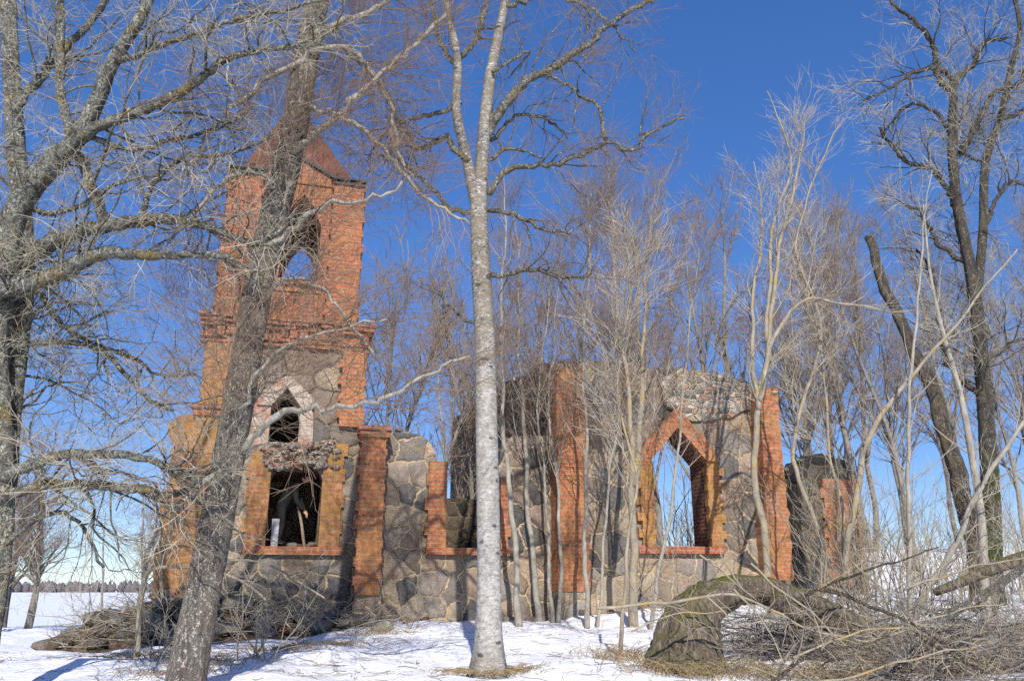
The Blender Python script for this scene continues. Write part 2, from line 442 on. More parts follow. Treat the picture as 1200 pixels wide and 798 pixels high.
def grow(P, R, r, dens, lf=(.35, .7), absl=None, ang=(.5, 1.0), npts=6, gnarl=.14, up=.1, upc=.03, rr=.6, rmin=.003, tmin=.15, rmax=9, taper=.3, thick=.0085):
    """children of the branches P (N,n,3), R (N,n)"""
    if len(P) == 0: return np.zeros((0, npts, 3)), np.zeros((0, npts))
    N, n = P.shape[:2]
    L = np.linalg.norm(np.diff(P, axis=1), axis=2).sum(1)
    cnt = r.poisson(np.maximum(dens * L, .01))
    idx = np.repeat(np.arange(N), cnt)
    K = len(idx)
    if K == 0: return np.zeros((0, npts, 3)), np.zeros((0, npts))
    t = tmin + (1 - tmin) * r.random(K)
    f = t * (n - 1); i0 = np.minimum(f.astype(int), n - 2); fr = (f - i0)[:, None]
    A = P[idx, i0]; B = P[idx, i0 + 1]
    pos = A + (B - A) * fr
    tan = B - A; tan /= np.linalg.norm(tan, axis=1, keepdims=True) + 1e-9
    rad = R[idx, i0] * (1 - fr[:, 0]) + R[idx, i0 + 1] * fr[:, 0]
    q = r.normal(size=(K, 3)); q -= tan * (q * tan).sum(1, keepdims=True); q /= np.linalg.norm(q, axis=1, keepdims=True) + 1e-9
    an = r.uniform(ang[0], ang[1], K)[:, None]
    d = tan * np.cos(an) + q * np.sin(an) + np.array([0, 0, up])
    d /= np.linalg.norm(d, axis=1, keepdims=True)
    if absl: ln = r.uniform(absl[0], absl[1], K) * (1 - .4 * t)
    else: ln = L[idx] * r.uniform(lf[0], lf[1], K) * (1 - .5 * t)
    r0 = np.clip(np.minimum(rad * rr, ln * thick + rmin), rmin, rmax)
    Q = np.zeros((K, npts, 3)); Q[:, 0] = pos
    for j in range(1, npts):
        d = d + r.normal(0, gnarl, (K, 3)) + np.array([0, 0, upc])
        d /= np.linalg.norm(d, axis=1, keepdims=True)
        Q[:, j] = Q[:, j - 1] + d * (ln / (npts - 1))[:, None]
    tt = np.linspace(0, 1, npts)[None]
    RR = r0[:, None] * (1 - (1 - taper) * tt)
    RR = np.maximum(RR, rmin * .7)
    RR[:, -1] *= .5
    return Q, RR

def resamp(P, R, n):
    L = np.concatenate([[0], np.cumsum(np.linalg.norm(np.diff(P, axis=0), axis=1))])
    t = np.linspace(0, L[-1], n)
    return np.stack([np.interp(t, L, P[:, i]) for i in range(3)], 1), np.interp(t, L, R)

def traced(spec, Y0, Y1=None, w0=10, w1=4, seed=0, base=None):
    """pixel polyline at real depths -> points and radii in metres"""
    Y1 = Y0 if Y1 is None else Y1
    m = len(spec)
    pts, rad = [], []
    for i, p in enumerate(spec):
        f = i / (m - 1)
        Y = p[2] if len(p) > 2 else Y0 + (Y1 - Y0) * f
        q = at(p[0], p[1], Y)
        if i == 0 and base is not None: q = np.asarray(base, float)
        pts.append(q); rad.append((w0 + (w1 - w0) * f) * .5 * m_per_px(q))
    return np.array(pts), np.array(rad)

def make_tree(name, label, cat, trunks, limbs, mats, seed, levels, group=None, flare=.5, rough=.05, sides=16, origin=None, trunk_grow=None, limb_gn=.02, part='trunk', fork='stem', kink=0.0):
    """trunks/limbs: (pts, radii). levels: list of dicts for grow() after the limbs. mats: trunk, limb, twig"""
    r = np.random.default_rng(seed)
    base = np.array(trunks[0][0][0]) if origin is None else np.asarray(origin, float)
    root = empty(name, base, label, cat, group)
    SP, SR = [], []
    for ti, (P, R) in enumerate(trunks):
        Q, S = spline(P, R, .09 if sides > 10 else .12)
        if kink:
            sL = np.concatenate([[0], np.cumsum(np.linalg.norm(np.diff(Q, axis=0), axis=1))])
            wob = np.zeros_like(Q)
            for fq, am in ((1.6, 1.0), (3.7, .6), (8.3, .28), (17.0, .1)):
                wob += am * np.sin(sL[:, None] * fq + r.uniform(0, 6.28, (1, 3)))
            Q = Q + kink * (wob - wob[:1]) * np.minimum(1, sL / .4)[:, None]
        nm = NM()
        trunk_tube(nm, Q, S, sides, rough, 0, r, flare if ti == 0 else 0)
        nm.build(part if ti == 0 else fork, mats[0], root, base)
        if trunk_grow: 
            a, b = resamp(Q, S, 24); SP.append(a); SR.append(b)
    LP, LR = [], []
    for (P, R) in limbs:
        Q, S = spline(P, R, .10)
        Q[1:] += r.normal(0, limb_gn, Q[1:].shape) * np.minimum(1, np.arange(1, len(Q)) / 3)[:, None]
        nm = NM()
        trunk_tube(nm, Q, S, 9, .06, 0, r)
        nm.build('limb', mats[1], root, base)
        a, b = resamp(Q, S, 16); LP.append(a); LR.append(b)
    nm = NM()
    cur = []
    if LP: cur.append((np.array(LP), np.array(LR)))
    if trunk_grow:
        g = grow(np.array(SP), np.array(SR), r, **trunk_grow)
        nm.tubes(g[0], g[1], 5, 0)
        cur.append(g)
    for li, lv in enumerate(levels):
        lv = dict(lv); sd = lv.pop('sides', 3); mi = lv.pop('mi', 1)
        nxt = []
        for (P, R) in cur:
            Q, S = grow(P, R, r, **lv)
            if len(Q):
                nm.tubes(Q, S, sd, mi); nxt.append((Q, S))
        keep = lv.get('dens', 0)
        cur = nxt if li > 0 else nxt + cur[:0]
    if nm.n: nm.build('crown', [mats[1], mats[2]], root, base)
    return root

# ------------------------------------------------------------------ ground, lake, far forest
def axis(lo, hi, a, b, step, grow_=1.18):
    v = list(np.arange(a, b + 1e-6, step)); s = step
    while v[-1] < hi: s *= grow_; v.append(v[-1] + s)
    s = step
    while v[0] > lo: s *= grow_; v.insert(0, v[0] - s)
    return np.array(v)
_b, _m = ground_hit(573, 787), ground_hit(213, 812)
MELT = [(_b[0], _b[1], .07, .42), (_m[0], _m[1], .08, .5)]
for px_, py_ in ((608, 730), (632, 727), (654, 726), (688, 730), (742, 730)):
    _q = ground_hit(px_, py_); MELT.append((_q[0], _q[1], .05, .28))
_r = np.random.default_rng(99)
for _ in range(90): MELT.append((_r.uniform(-7, 4), _r.uniform(8.5, 17), _r.uniform(.02, .05), _r.uniform(.10, .2)))
gx = axis(-3000, 3000, -14, 16, .14); gy = axis(-60, 4500, 5, 27, .14)
GX, GY = np.meshgrid(gx, gy)
GZ = ground(GX, GY)
fine = sm((34 - np.hypot(GX, GY)) / 8)
hum = np.zeros_like(GX)
for fx, fy, am in ((4.2, 1.7, .016), (2.2, 5.1, .016), (7.3, 3.9, .011), (9.1, 8.3, .008), (12.3, 14.1, .006)):
    hum += am * np.sin(fx * GX + rng.uniform(0, 6)) * np.sin(fy * GY + rng.uniform(0, 6) + .4 * fx * GX)
for (tx, ty, td, tr_) in MELT: hum -= td * np.exp(-((GX - tx) ** 2 + (GY - ty) ** 2) / tr_ ** 2)
GZ = GZ + fine * (hum + rng.normal(0, .0015, GX.shape))
idx = np.arange(GX.size).reshape(GX.shape)
nm = NM()
nm.add(np.stack([GX, GY, GZ], -1), np.stack([idx[:-1, :-1], idx[:-1, 1:], idx[1:, 1:], idx[1:, :-1]], -1))
tag(nm.build('snow_ground', M['snow']), 'snow covered ground and frozen lake stretching to the far shore', None, None, 'structure')

nm = NM()
for i in range(1500):
    x = rng.uniform(-900, 700); y = rng.uniform(690, 790); h = rng.uniform(4.5, 9.6) * (1 + .16 * math.sin(x * .012) + .10 * math.sin(x * .05))
    zz = np.array([0, .25, .6, .85, 1]); rw = np.array([.9, 1.3, 1.1, .6, .05]) * rng.uniform(1.6, 2.8)
    P = np.stack([np.full(5, x), np.full(5, y), -1.2 + zz * h], 1)
    nm.tubes(P[None], rw[None] * (1 + rng.normal(0, .15, (1, 5))), 6)
tag(nm.build('far_forest', M['forest']), 'dark forest line on the far shore beyond the snow field', 'forest', None, 'stuff')

# ------------------------------------------------------------------ masonry
def inside(poly, x, z):
    c = np.zeros(len(x), bool)
    n = len(poly)
    for i in range(n):
        x1, z1 = poly[i]; x2, z2 = poly[(i + 1) % n]
        if z1 == z2: continue
        hit = ((z1 > z) != (z2 > z)) & (x < (x2 - x1) * (z - z1) / (z2 - z1) + x1)
        c ^= hit
    return c

def subdiv(poly, cell):
    out = []
    n = len(poly)
    for i in range(n):
        a = np.array(poly[i], float); b = np.array(poly[(i + 1) % n], float)
        m = max(1, int(math.ceil(np.linalg.norm(b - a) / cell)))
        for j in range(m): out.append(tuple(a + (b - a) * j / m))
    return out

def bump_field(x, z, amp, seed=0.0, fr=1.6):
    if amp == 0: return 0.0
    v = noise.noise(Vector((x * fr, z * fr, seed))) * .6 + noise.noise(Vector((x * fr * 3.1, z * fr * 3.1, seed + 4))) * .4
    return amp * v

def slab(name, mat, parent, poly, y0, y1, holes=(), cell=.16, rough=.0, seed=0.0, edge=True, fr=1.6):
    """polygon in (x,z) standing from depth y0 (front) to y1 (back), pierced by holes"""
    loops = [subdiv(poly, cell)] + [subdiv(h, cell) for h in holes]
    vs, es = [], []
    for lp in loops:
        k = len(vs)
        vs += [Vector(p) for p in lp]
        es += [(k + i, k + (i + 1) % len(lp)) for i in range(len(lp))]
    xs = [p[0] for p in poly]; zs = [p[1] for p in poly]
    r = random.Random(int(seed * 100) + 3)
    if rough > 0:
        gxs = np.arange(min(xs) + cell / 2, max(xs), cell); gzs = np.arange(min(zs) + cell / 2, max(zs), cell)
        pts = np.array([(x + r.uniform(-.3, .3) * cell, z + r.uniform(-.3, .3) * cell) for x in gxs for z in gzs])
        if len(pts):
            ok = inside(loops[0], pts[:, 0], pts[:, 1])
            for h in loops[1:]: ok &= ~inside(h, pts[:, 0], pts[:, 1])
            vs += [Vector(p) for p in pts[ok]]
    ov, oe, of, *_ = delaunay_2d_cdt(vs, es, [], 0, 1e-5)
    X = np.array([v[0] for v in ov]); Z = np.array([v[1] for v in ov])
    tri = np.array([f for f in of if len(f) == 3])
    cx = X[tri].mean(1); cz = Z[tri].mean(1)
    ok = inside(loops[0], cx, cz)
    for h in loops[1:]: ok &= ~inside(h, cx, cz)
    tri = tri[ok]
    bm = bmesh.new()
    A = [bm.verts.new((X[i], y0 + bump_field(X[i], Z[i], rough, seed, fr), Z[i])) for i in range(len(X))]
    B = [bm.verts.new((X[i], y1, Z[i])) for i in range(len(X))]
    cnt = {}
    for t in tri:
        t = [int(q) for q in t]
        for a, b in ((t[0], t[1]), (t[1], t[2]), (t[2], t[0])):
            cnt[(a, b)] = 1
        bm.faces.new([A[q] for q in t]); bm.faces.new([B[q] for q in reversed(t)])
    for (a, b) in list(cnt):
        if (b, a) not in cnt: bm.faces.new((A[b], A[a], B[a], B[b]))
    bm.normal_update()
    for v in [v for v in bm.verts if not v.link_faces]: bm.verts.remove(v)
    return finish(name, bm, mat, parent)

def finish(name, bm, mat, parent, smooth=False, uvoff=(0, 0)):
    bmesh.ops.recalc_face_normals(bm, faces=bm.faces)
    uvl = bm.loops.layers.uv.new("UVMap")
    for f in bm.faces:
        n = f.normal
        f.smooth = smooth
        for l in f.loops:
            c = l.vert.co
            if abs(n.y) >= abs(n.x) and abs(n.y) >= abs(n.z) * .8: uv = (c.x, c.z)
            elif abs(n.x) >= abs(n.z): uv = (c.y + 3.3, c.z)
            else: uv = (c.x, c.y + 7.1)
            l[uvl].uv = (uv[0] + uvoff[0], uv[1] + uvoff[1])
    me = bpy.data.meshes.new(name); bm.to_mesh(me); bm.free()
    me.materials.append(mat)
    return link(bpy.data.objects.new(name, me), parent)

def box(bm, x0, x1, y0, y1, z0, z1, jit=0.0):
    q = []
    for z in (z0, z1):
        for x, y in ((x0, y0), (x1, y0), (x1, y1), (x0, y1)):
            q.append(bm.verts.new((x + random.uniform(-jit, jit), y + random.uniform(-jit, jit), z + random.uniform(-jit, jit))))
    for f in ((0, 1, 2, 3), (4, 5, 6, 7), (0, 1, 5, 4), (1, 2, 6, 5), (2, 3, 7, 6), (3, 0, 4, 7)):
        bm.faces.new([q[i] for i in f])

def rag(pts, amp=.07, step=.22, seed=1):
    """broken masonry line: stepped and jittered between the points (both ends kept)"""
    r = random.Random(seed)
    out = [pts[0]]
    for a, b in zip(pts[:-1], pts[1:]):
        L = math.hypot(b[0] - a[0], b[1] - a[1]); m = max(1, int(L / step))
        for j in range(1, m + 1):
            t = j / m
            x = a[0] + (b[0] - a[0]) * t; z = a[1] + (b[1] - a[1]) * t
            if j < m or b is not pts[-1]:
                x += r.uniform(-amp, amp); z += r.uniform(-amp, amp)
            out.append((x, z))
    return out

def toothed(x0, x1, z0, z1, lo=0.0, ro=0.0, h=.26, seed=0):
    """brick strip with long-and-short teeth on its left (lo) and right (ro) edge"""
    r = random.Random(seed)
    n = max(1, int(round((z1 - z0) / h))); hh = (z1 - z0) / n
    L, R_ = [], []
    for i in range(n):
        a, b = z0 + i * hh, z0 + (i + 1) * hh
        l = x0 - (lo if i % 2 else 0) * r.uniform(.6, 1.1); q = x1 + (ro if i % 2 else 0) * r.uniform(.6, 1.1)
        L += [(l, a), (l, b)]; R_ += [(q, a), (q, b)]
    pts = R_ + L[::-1]
    out = []
    for p in pts:
        if not out or math.hypot(p[0] - out[-1][0], p[1] - out[-1][1]) > 1e-4: out.append(p)
    return out

def stone_mesh(name, seed, sub=2, flat=.75):
    bm = bmesh.new()
    bmesh.ops.create_icosphere(bm, subdivisions=sub, radius=1)
    for v in bm.verts:
        c = v.co.copy()
        k = 1 + .42 * noise.noise(c * 1.1 + Vector((seed * 7.3, 0, 0))) + .16 * noise.noise(c * 2.7 + Vector((0, seed * 3.1, 0)))
        # facet the stone with a few flat cuts
        v.co = c * k
    r = random.Random(seed)
    for _ in range(7):
        n = Vector((r.gauss(0, 1), r.gauss(0, 1), r.gauss(0, 1))).normalized(); d = r.uniform(.55, .85)
        for v in bm.verts:
            e = v.co.dot(n) - d
            if e > 0: v.co -= n * e * .9
    for v in bm.verts: v.co.z *= flat
    me = bpy.data.meshes.new(name); bm.to_mesh(me); bm.free()
    return me

def mat_rubble(name, stops):
    k = NT(name, .88)
    o = k.obj()
    ri = k.n('ShaderNodeObjectInfo').outputs['Random']
    c = k.ramp(ri, stops)
    c = k.mix(1.0, c, k.ramp(k.noise(o, 4, 6, .7), [(.3, .5), (.7, 1.35)]), 'MULTIPLY')
    l = k.ramp(k.noise(o, 1.8, 6, .7), [(.52, 0.0), (.62, .5)])
    c = k.mix(l, c, (.20, .17, .08))
    return k.done(c, k.bump(k.noise(o, 5, 6, .7), .12, .8))
M['rubble'] = mat_rubble("rubble_stone", [(0, (.13, .125, .12)), (.3, (.27, .24, .20)), (.5, (.33, .25, .20)), (.7, (.22, .205, .185)), (1, (.45, .41, .34))])
M['rubble_brown'] = mat_rubble('brown_rubble', [(0, (.10, .08, .06)), (.3, (.16, .125, .09)), (.55, (.22, .15, .10)), (.8, (.13, .115, .10)), (1, (.30, .25, .20))])
M['core_stone'] = mat_core('core_stones', 1.25)
M['brickbat'] = mat_rubble("brick_fragment", [(0, (.36, .12, .06)), (.5, (.42, .22, .15)), (1, (.40, .30, .22))])

def lumps(name, mat, parent, items, seed=0, sub=2):
    """many loose-looking lumps that belong to one broken surface: (x,y,z,size)"""
    bm = bmesh.new()
    protos = [stone_mesh('lump', 40 + i + seed, sub) for i in range(5)]
    r = random.Random(seed)
    for (x, y, z, s) in items:
        me = r.choice(protos)
        mt = Matrix.Translation((x, y, z)) @ Matrix.Rotation(r.uniform(0, 6.28), 4, 'Z') @ Matrix.Rotation(r.uniform(-.4, .4), 4, 'X') @ Matrix.Diagonal((s * r.uniform(.8, 1.4), s * r.uniform(.8, 1.2), s * r.uniform(.6, 1.0), 1))
        n0 = len(bm.verts)
        bm.from_mesh(me)
        bm.verts.ensure_lookup_table()
        bmesh.ops.transform(bm, matrix=mt, verts=bm.verts[n0:])
    for p in protos: bpy.data.meshes.remove(p)
    return finish(name, bm, mat, parent)

def top_stones(pts, y0, y1, s=(.08, .18), per=5.0, seed=0):
    r = random.Random(seed); out = []
    for a, b in zip(pts[:-1], pts[1:]):
        L = math.hypot(b[0] - a[0], b[1] - a[1])
        for _ in range(max(1, int(L * per))):
            t = r.random(); sz = r.uniform(*s)
            out.append((a[0] + (b[0] - a[0]) * t, r.uniform(y0 + .05, y1 - .05), a[1] + (b[1] - a[1]) * t + r.uniform(-.06, .04), sz))
    return out

# ---- tower
RUIN = (OR[0], OR[1], 0.0)
tower = empty('church_tower', RUIN, 'tall ruined brick and fieldstone bell tower with rusty pointed roof', 'tower', None, TH)
X = lambda px, py, d=0.0: loc(px, py, d)[0]
Z = lambda px, py, d=0.0: loc(px, py, d)[1]
gl = lambda x, y: float(ground(*(wpt(x, y, 0)[:2])))
tL2, tR2 = X(238, 440), X(427, 440)              # middle stage
tW = tR2 - tL2
tD = tW                                            # square plan
z_g = .2
z1 = Z(440, 503); z2 = Z(330, 389); z3 = Z(345, 214)
WT = .75
lo_l, lo_r = X(313, 600), X(376, 600)
lo_b, lo_t = Z(340, 640), Z(340, 548)
up_l, up_r, up_b, up_s, up_a = X(316, 490), X(352, 490), Z(333, 518), Z(333, 474), Z(333, 454)
lowhole = [(lo_l, lo_b), (lo_r, lo_b), (lo_r + .02, lo_t - .3), (lo_r - .15, lo_t + .12), ((lo_l + lo_r) / 2, lo_t + .3), (lo_l + .15, lo_t + .1), (lo_l - .02, lo_t - .25)]
uphole = [(up_l, up_b), (up_r, up_b), (up_r, up_s), ((up_l + up_r) / 2, up_a), (up_l, up_s)]
zw = up_b - .06
# walls of the two stone stages
slab('wall', M['stone'], tower, [(tL2, z_g), (tR2, z_g), (tR2, zw), (tL2, zw)], 0, WT, [lowhole], .11, .06, 1, fr=2.3)
slab('wall', M['stone_smooth'], tower, [(tL2, zw + .003), (tR2, zw + .003), (tR2, z2), (tL2, z2)], .02, WT, [uphole], .11, .05, 2, fr=2.3)
for (a, b, c, d) in ((tL2, tL2 + WT, WT + .002, tD), (tR2 - WT, tR2, WT + .002, tD), (tL2 + WT + .002, tR2 - WT - .002, tD - WT, tD)):
    bm = bmesh.new(); box(bm, a, b, c, d, z_g, z2)
    finish('wall', bm, M['stone_smooth'], tower)
bm = bmesh.new(); box(bm, tL2 + .01, tR2 - .01, .1, tD - .01, z2 - .02, z2 + .2); finish('belfry_floor', bm, M['wood'], tower)
bm = bmesh.new(); box(bm, tL2 + WT, tR2 - WT, WT, tD - WT, zw - .45, zw - .25)
finish('sun_block_slab', bm, M['wood'], tower)  # unseen slab, set here to stop upper-window sun reaching the back wall
# broken core between the two windows
r_ = random.Random(5)
cx0, cx1 = X(300, 530), X(385, 530)
patch = rag([(X(314, 552), Z(314, 552)), (X(308, 540), Z(308, 540)), (X(306, 522), Z(300, 522)), (X(372, 518), Z(372, 518)), (X(392, 512), Z(400, 512)), (X(396, 535), Z(400, 540)), (X(376, 552), Z(376, 552))], .05, .2, 3)
arcl = [(X(p, q), Z(p, q)) for p, q in ((376, 552), (368, 545), (345, 541), (325, 545), (314, 552))]
slab('broken_core', M['core'], tower, patch + arcl[1:-1], -.07, .12, (), .1, .10, 7, fr=3.5)
items = []
for _ in range(95):
    px = r_.uniform(312, 396); py = r_.uniform(519, 550)
    items.append((X(px, py), r_.uniform(-.13, .0), Z(px, py), r_.uniform(.05, .13)))
lumps('core_stones', M['core_stone'], tower, items, 3)
# limed brickwork either side of the upper window, brick pointed hood
slab('window_surround', M['brick_lime'], tower, rag([(X(297, 522), Z(297, 522)), (X(297, 475), Z(297, 475)), (X(312, 462), Z(312, 462))], .03, .2, 4) + [(up_l + .012, up_s), (up_l + .012, up_b - .03)], -.05, WT + .01, (), .12, .03, 8)
slab('window_surround', M['brick_lime'], tower, [(up_r - .012, up_b - .05), (up_r - .012, up_s)] + rag([(X(362, 466), Z(362, 466)), (X(366, 490), Z(366, 490)), (X(366, 522), Z(366, 522))], .03, .2, 5), -.055, WT + .012, (), .12, .03, 9)
ap = ((up_l + up_r) / 2)
hood = [(up_l - .28, up_s - .05), (up_l + .012, up_s - .05), (ap, up_a - .015), (up_r - .012, up_s - .05), (up_r + .26, up_s - .05), (up_r + .24, up_s + .15), (ap, up_a + .28), (up_l - .26, up_s + .15)]
slab('window_hood', M['brick_lime'], tower, hood, -.10, WT + .015, (), .12, .02, 10)
# lower window surround and sill
slab('window_surround', M['brick_yel'], tower, toothed(X(289, 600), lo_l + .012, lo_b - .003, Z(300, 528), .07, 0, .27, 1), -.07, WT + .012, (), .2, .02, 11)
slab('window_surround', M['brick_yel'], tower, toothed(lo_r - .012, X(399, 600), lo_b - .003, Z(390, 520), 0, .07, .27, 2), -.075, WT + .014, (), .2, .02, 12)
bm = bmesh.new(); box(bm, X(285, 645), X(401, 645), -.13, WT + .05, Z(340, 650), lo_b - .006)
finish('window_sill', bm, M['brick_or'], tower)
# corner piers
def pier(x0, x1, y0, y1, zb, zt, mat, seed, lo=0.0, ro=0.0, parent=tower, capm=None):
    p = slab('pier', mat, parent, toothed(x0, x1, zb, zt, max(lo, .03), max(ro, .03), .18, seed), y0, y1, (), .11, .075, seed + .5, fr=2.8)
    bm = bmesh.new()
    if capm:
        box(bm, x0 - .05, x1 + .05, y0 - .06, y1, zt - .12, zt + .002, .008); box(bm, x0 - .09, x1 + .09, y0 - .11, y1, zt + .004, zt + .10, .012)
        finish('pier_cap', bm, capm, parent)
    else: bm.free()
    return p
PF = -.42
pier(X(420, 600, PF), X(449, 600, PF), PF, .3, Z(435, 697, PF), Z(435, 505, PF), M['brick_or'], 21, .05, 0, capm=M['brick_red'])
pier(X(422, 600, PF) - .02, X(450, 600, PF) + .03, PF + .03, .32, .3, Z(435, 697, PF) - .004, M['stone'], 22)
pier(X(216, 600, PF), X(249, 600, PF), PF, .3, Z(235, 700, PF), Z(245, 480, PF), M['brick_yel'], 23, 0, .05, capm=M['brick_red'])
pier(X(212, 600, PF), X(252, 600, PF), PF + .03, .32, .2, Z(235, 700, PF) - .004, M['stone'], 24)
# broken porch wall running left from the corner
left = [(X(p, q, -.2), Z(p, q, -.2)) for p, q in ((235, 484), (214, 489), (199, 498), (202, 522), (196, 545), (199, 566), (190, 590), (192, 618), (182, 650), (180, 690), (176, 715))]
pol = [(X(236, 715, -.2), .2)] + rag([(X(236, 486, -.2), Z(236, 486, -.2))] + left[1:], .055, .2, 8) + [(left[-1][0], .2)]
slab('porch_wall', M['brick_yel'], tower, pol, -.2, .75, (), .12, .09, 25, fr=2.6)
lumps('broken_edge', M['brickbat'], tower, top_stones(left, -.15, .7, (.06, .13), 7, 4), 12)
# middle-stage brick corners
for (a, b, lo, ro, sd) in ((238, 268, 0, .08, 31), (401, 428, .08, 0, 32)):
    slab('corner_bricks', M['brick_yel'] if a < 300 else M['brick_or'], tower, toothed(X(a, 440, -.12), X(b, 440, -.12), z1 + .01, z2 - .36, max(lo, .03), max(ro, .03), .18, sd), -.12, .5, (), .11, .07, sd, fr=2.8)
# cornice with dentils
bm = bmesh.new()
cl, cr = tL2 - .06, tR2 + .05
rc = random.Random(77)
for (z0, zt, pr, miss) in ((z2 - .34, z2 - .25, .10, .12), (z2 - .245, z2 - .16, .16, .12), (z2 + .0, z2 + .08, .20, .10), (z2 + .085, z2 + .165, .26, .12), (z2 + .17, z2 + .25, .30, .22)):
    box(bm, cl - pr * .4, cr + pr * .4, -pr * .55, tD + pr * .4, z0 + .004, zt - .004)
    x = cl - pr * .45
    while x < cr + pr * .45 - .1:
        w = rc.uniform(.20, .28)
        if rc.random() > miss * .7: box(bm, x + .006, min(x + w, cr + pr * .45) - .006, -pr + rc.uniform(-.025, .05), -pr * .2, z0 + rc.uniform(.0, .008), zt - rc.uniform(.002, .014), .009)
        x += w
n = 16
for i in range(n):
    if rc.random() < .22: continue
    x = cl + (cr - cl) * (i + .5) / n + rc.uniform(-.02, .02)
    box(bm, x - .075, x + .075, -.19 + rc.uniform(-.02, .05), .3, z2 - .155 - rc.uniform(0, .04), z2 - .004, .016)
box(bm, cl, cr, -.07, .3, z2 - .157, z2 - .002)
finish('cornice', bm, M['brick_red'], tower)
# belfry
bL, bR = X(260, 310), X(419, 310)
bz = z2 + .243
ol, orr = X(328, 300), X(374, 300)
ob, osp, oa = Z(350, 328), Z(350, 262), Z(350, 226)
om = (ol + orr) / 2
bh = [(ol, ob), (orr, ob), (orr, osp), (om + (orr - om) * .55, osp + (oa - osp) * .62), (om, oa), (om + (ol - om) * .55, osp + (oa - osp) * .62), (ol, osp)]
slab('belfry_wall', M['brick_red'], tower, [(bL, bz), (bR, bz), (bR, z3), (bL, z3)], .05, .6, [bh], .16, .06, 41)
shb = [(p[0], p[1] + .0) for p in bh]
slab('belfry_wall', M['brick_red'], tower, [(bL, bz), (bR, bz), (bR, z3), (bL, z3)], tD - .6, tD - .05, [shb], .3, 0, 42)
for xs in ((bL + .004, bL + .5), (bR - .5, bR - .004)):
    bm = bmesh.new()
    box(bm, xs[0], xs[1], .604, 1.5, bz, z3 - .004); box(bm, xs[0], xs[1], tD - 1.5, tD - .604, bz, z3 - .004)
    box(bm, xs[0], xs[1], 1.503, tD - 1.503, bz, ob); box(bm, xs[0], xs[1], 1.503, tD - 1.503, oa, z3 - .004)
    finish('belfry_wall', bm, M['brick_red'], tower)
bm = bmesh.new(); box(bm, ol - .25, orr + .25, -.08, .65, ob - .14, ob - .005, .01); box(bm, ol - .1, orr + .1, .0, .5, ob - .28, ob - .143, .01)
finish('belfry_sill', bm, M['brick_red'], tower)
# belfry corner piers and their tin caps
zc = z3 + .12
for (a, b, zt) in ((bL - .04, X(300, 300), zc), (X(386, 300), bR + .05, zc)):
    slab('belfry_pier', M['brick_red'], tower, toothed(a, b, bz, zt, .045, .045, .19, 5), -.10, .62, (), .12, .10, 43 + a, fr=2.6)
    bm = bmesh.new(); box(bm, a - .08, b + .04, -.2, .7, zt + .004, zt + .06, .01); box(bm, a - .03, b + .02, -.14, .66, zt - .10, zt + .002, .01)
    finish('pier_cap', bm, M['tin'], tower)
# front gable over the opening, with its sloping tin coping
mx = (bL + bR) / 2
ga = Z(350, 187)
slab('gable', M['brick_red'], tower, [(bL + .35, z3 + .003), (bR - .35, z3 + .003), (mx + .9, z3 + .12), (mx, ga), (mx - .9, z3 + .12)], .02, .4, (), .2, .03, 47)
bm = bmesh.new()
for s in (-1, 1):
    q = [bm.verts.new(v) for v in ((mx, -.06, ga + .09), (mx, .6, ga + .09), (mx + s * 1.35, .6, z3 - .02), (mx + s * 1.35, -.06, z3 - .02), (mx, -.06, ga + .02), (mx, .6, ga + .02), (mx + s * 1.35, .6, z3 - .09), (mx + s * 1.35, -.06, z3 - .09))]
    for f in ((0, 1, 2, 3), (7, 6, 5, 4), (0, 3, 7, 4), (1, 5, 6, 2), (3, 2, 6, 7)): bm.faces.new([q[i] for i in f])
finish('gable_coping', bm, M['tin'], tower)
# rusty pyramid roof
zr = z3 + .10
zt_ = Z(345, 150, tD / 2)
apx = Vector((mx - .28, tD / 2, zr + (zt_ - zr) / .74))
bm = bmesh.new()
cs = [bm.verts.new(v) for v in ((bL + .10, .10, zr), (bR - .10, .10, zr), (bR - .10, tD - .10, zr), (bL + .10, tD - .10, zr))]
c2 = []
for v in cs:
    c2.append(bm.verts.new(v.co + (apx - v.co) * .74))
for i in range(4): bm.faces.new((cs[i], cs[(i + 1) % 4], c2[(i + 1) % 4], c2[i]))
bm.faces.new(c2); bm.faces.new(cs)
finish('roof', bm, M['rust'], tower)
# small loose bricks along the pier tops
lumps('loose_bricks', M['brickbat'], tower, top_stones([(X(424, 505, PF), Z(424, 503, PF) + .1), (X(447, 505, PF), Z(447, 503, PF) + .1)], PF, .3, (.05, .09), 9, 5) +
      top_stones([(tL2, z2 + .26), (bL, z2 + .28)], -.2, .3, (.05, .09), 12, 6), 15)

# ---- wing and nave
nave = empty('nave_wall', RUIN, 'roofless fieldstone nave wall with orange brick piers and a pointed window', 'ruin wall', None, TH)
wx0 = tR2 + .004
wl_, wr_ = X(523, 600), X(588, 600)
sill = Z(555, 642)
topw = rag([(X(450, 504), Z(450, 504)), (X(470, 506), Z(470, 506)), (X(490, 508), Z(490, 508)), (X(504, 516), Z(504, 516)), (X(514, 538), Z(514, 538)), (wl_, Z(523, 548))], .05, .2, 21)
xr_ = X(652, 600)
top2 = rag([(wr_ - .05, Z(585, 530)), (wr_ + .03, Z(590, 520)), (X(605, 512), Z(605, 512)), (X(630, 505), Z(630, 508)), (xr_, Z(652, 508))], .05, .2, 22)
wing = [(wx0, .3)] + topw + [(wl_, sill), (wr_, sill)] + top2 + [(xr_, .3)]
slab('wing_wall', M['stone'], nave, wing[::-1], .12, .75, (), .11, .06, 51, fr=2.3)
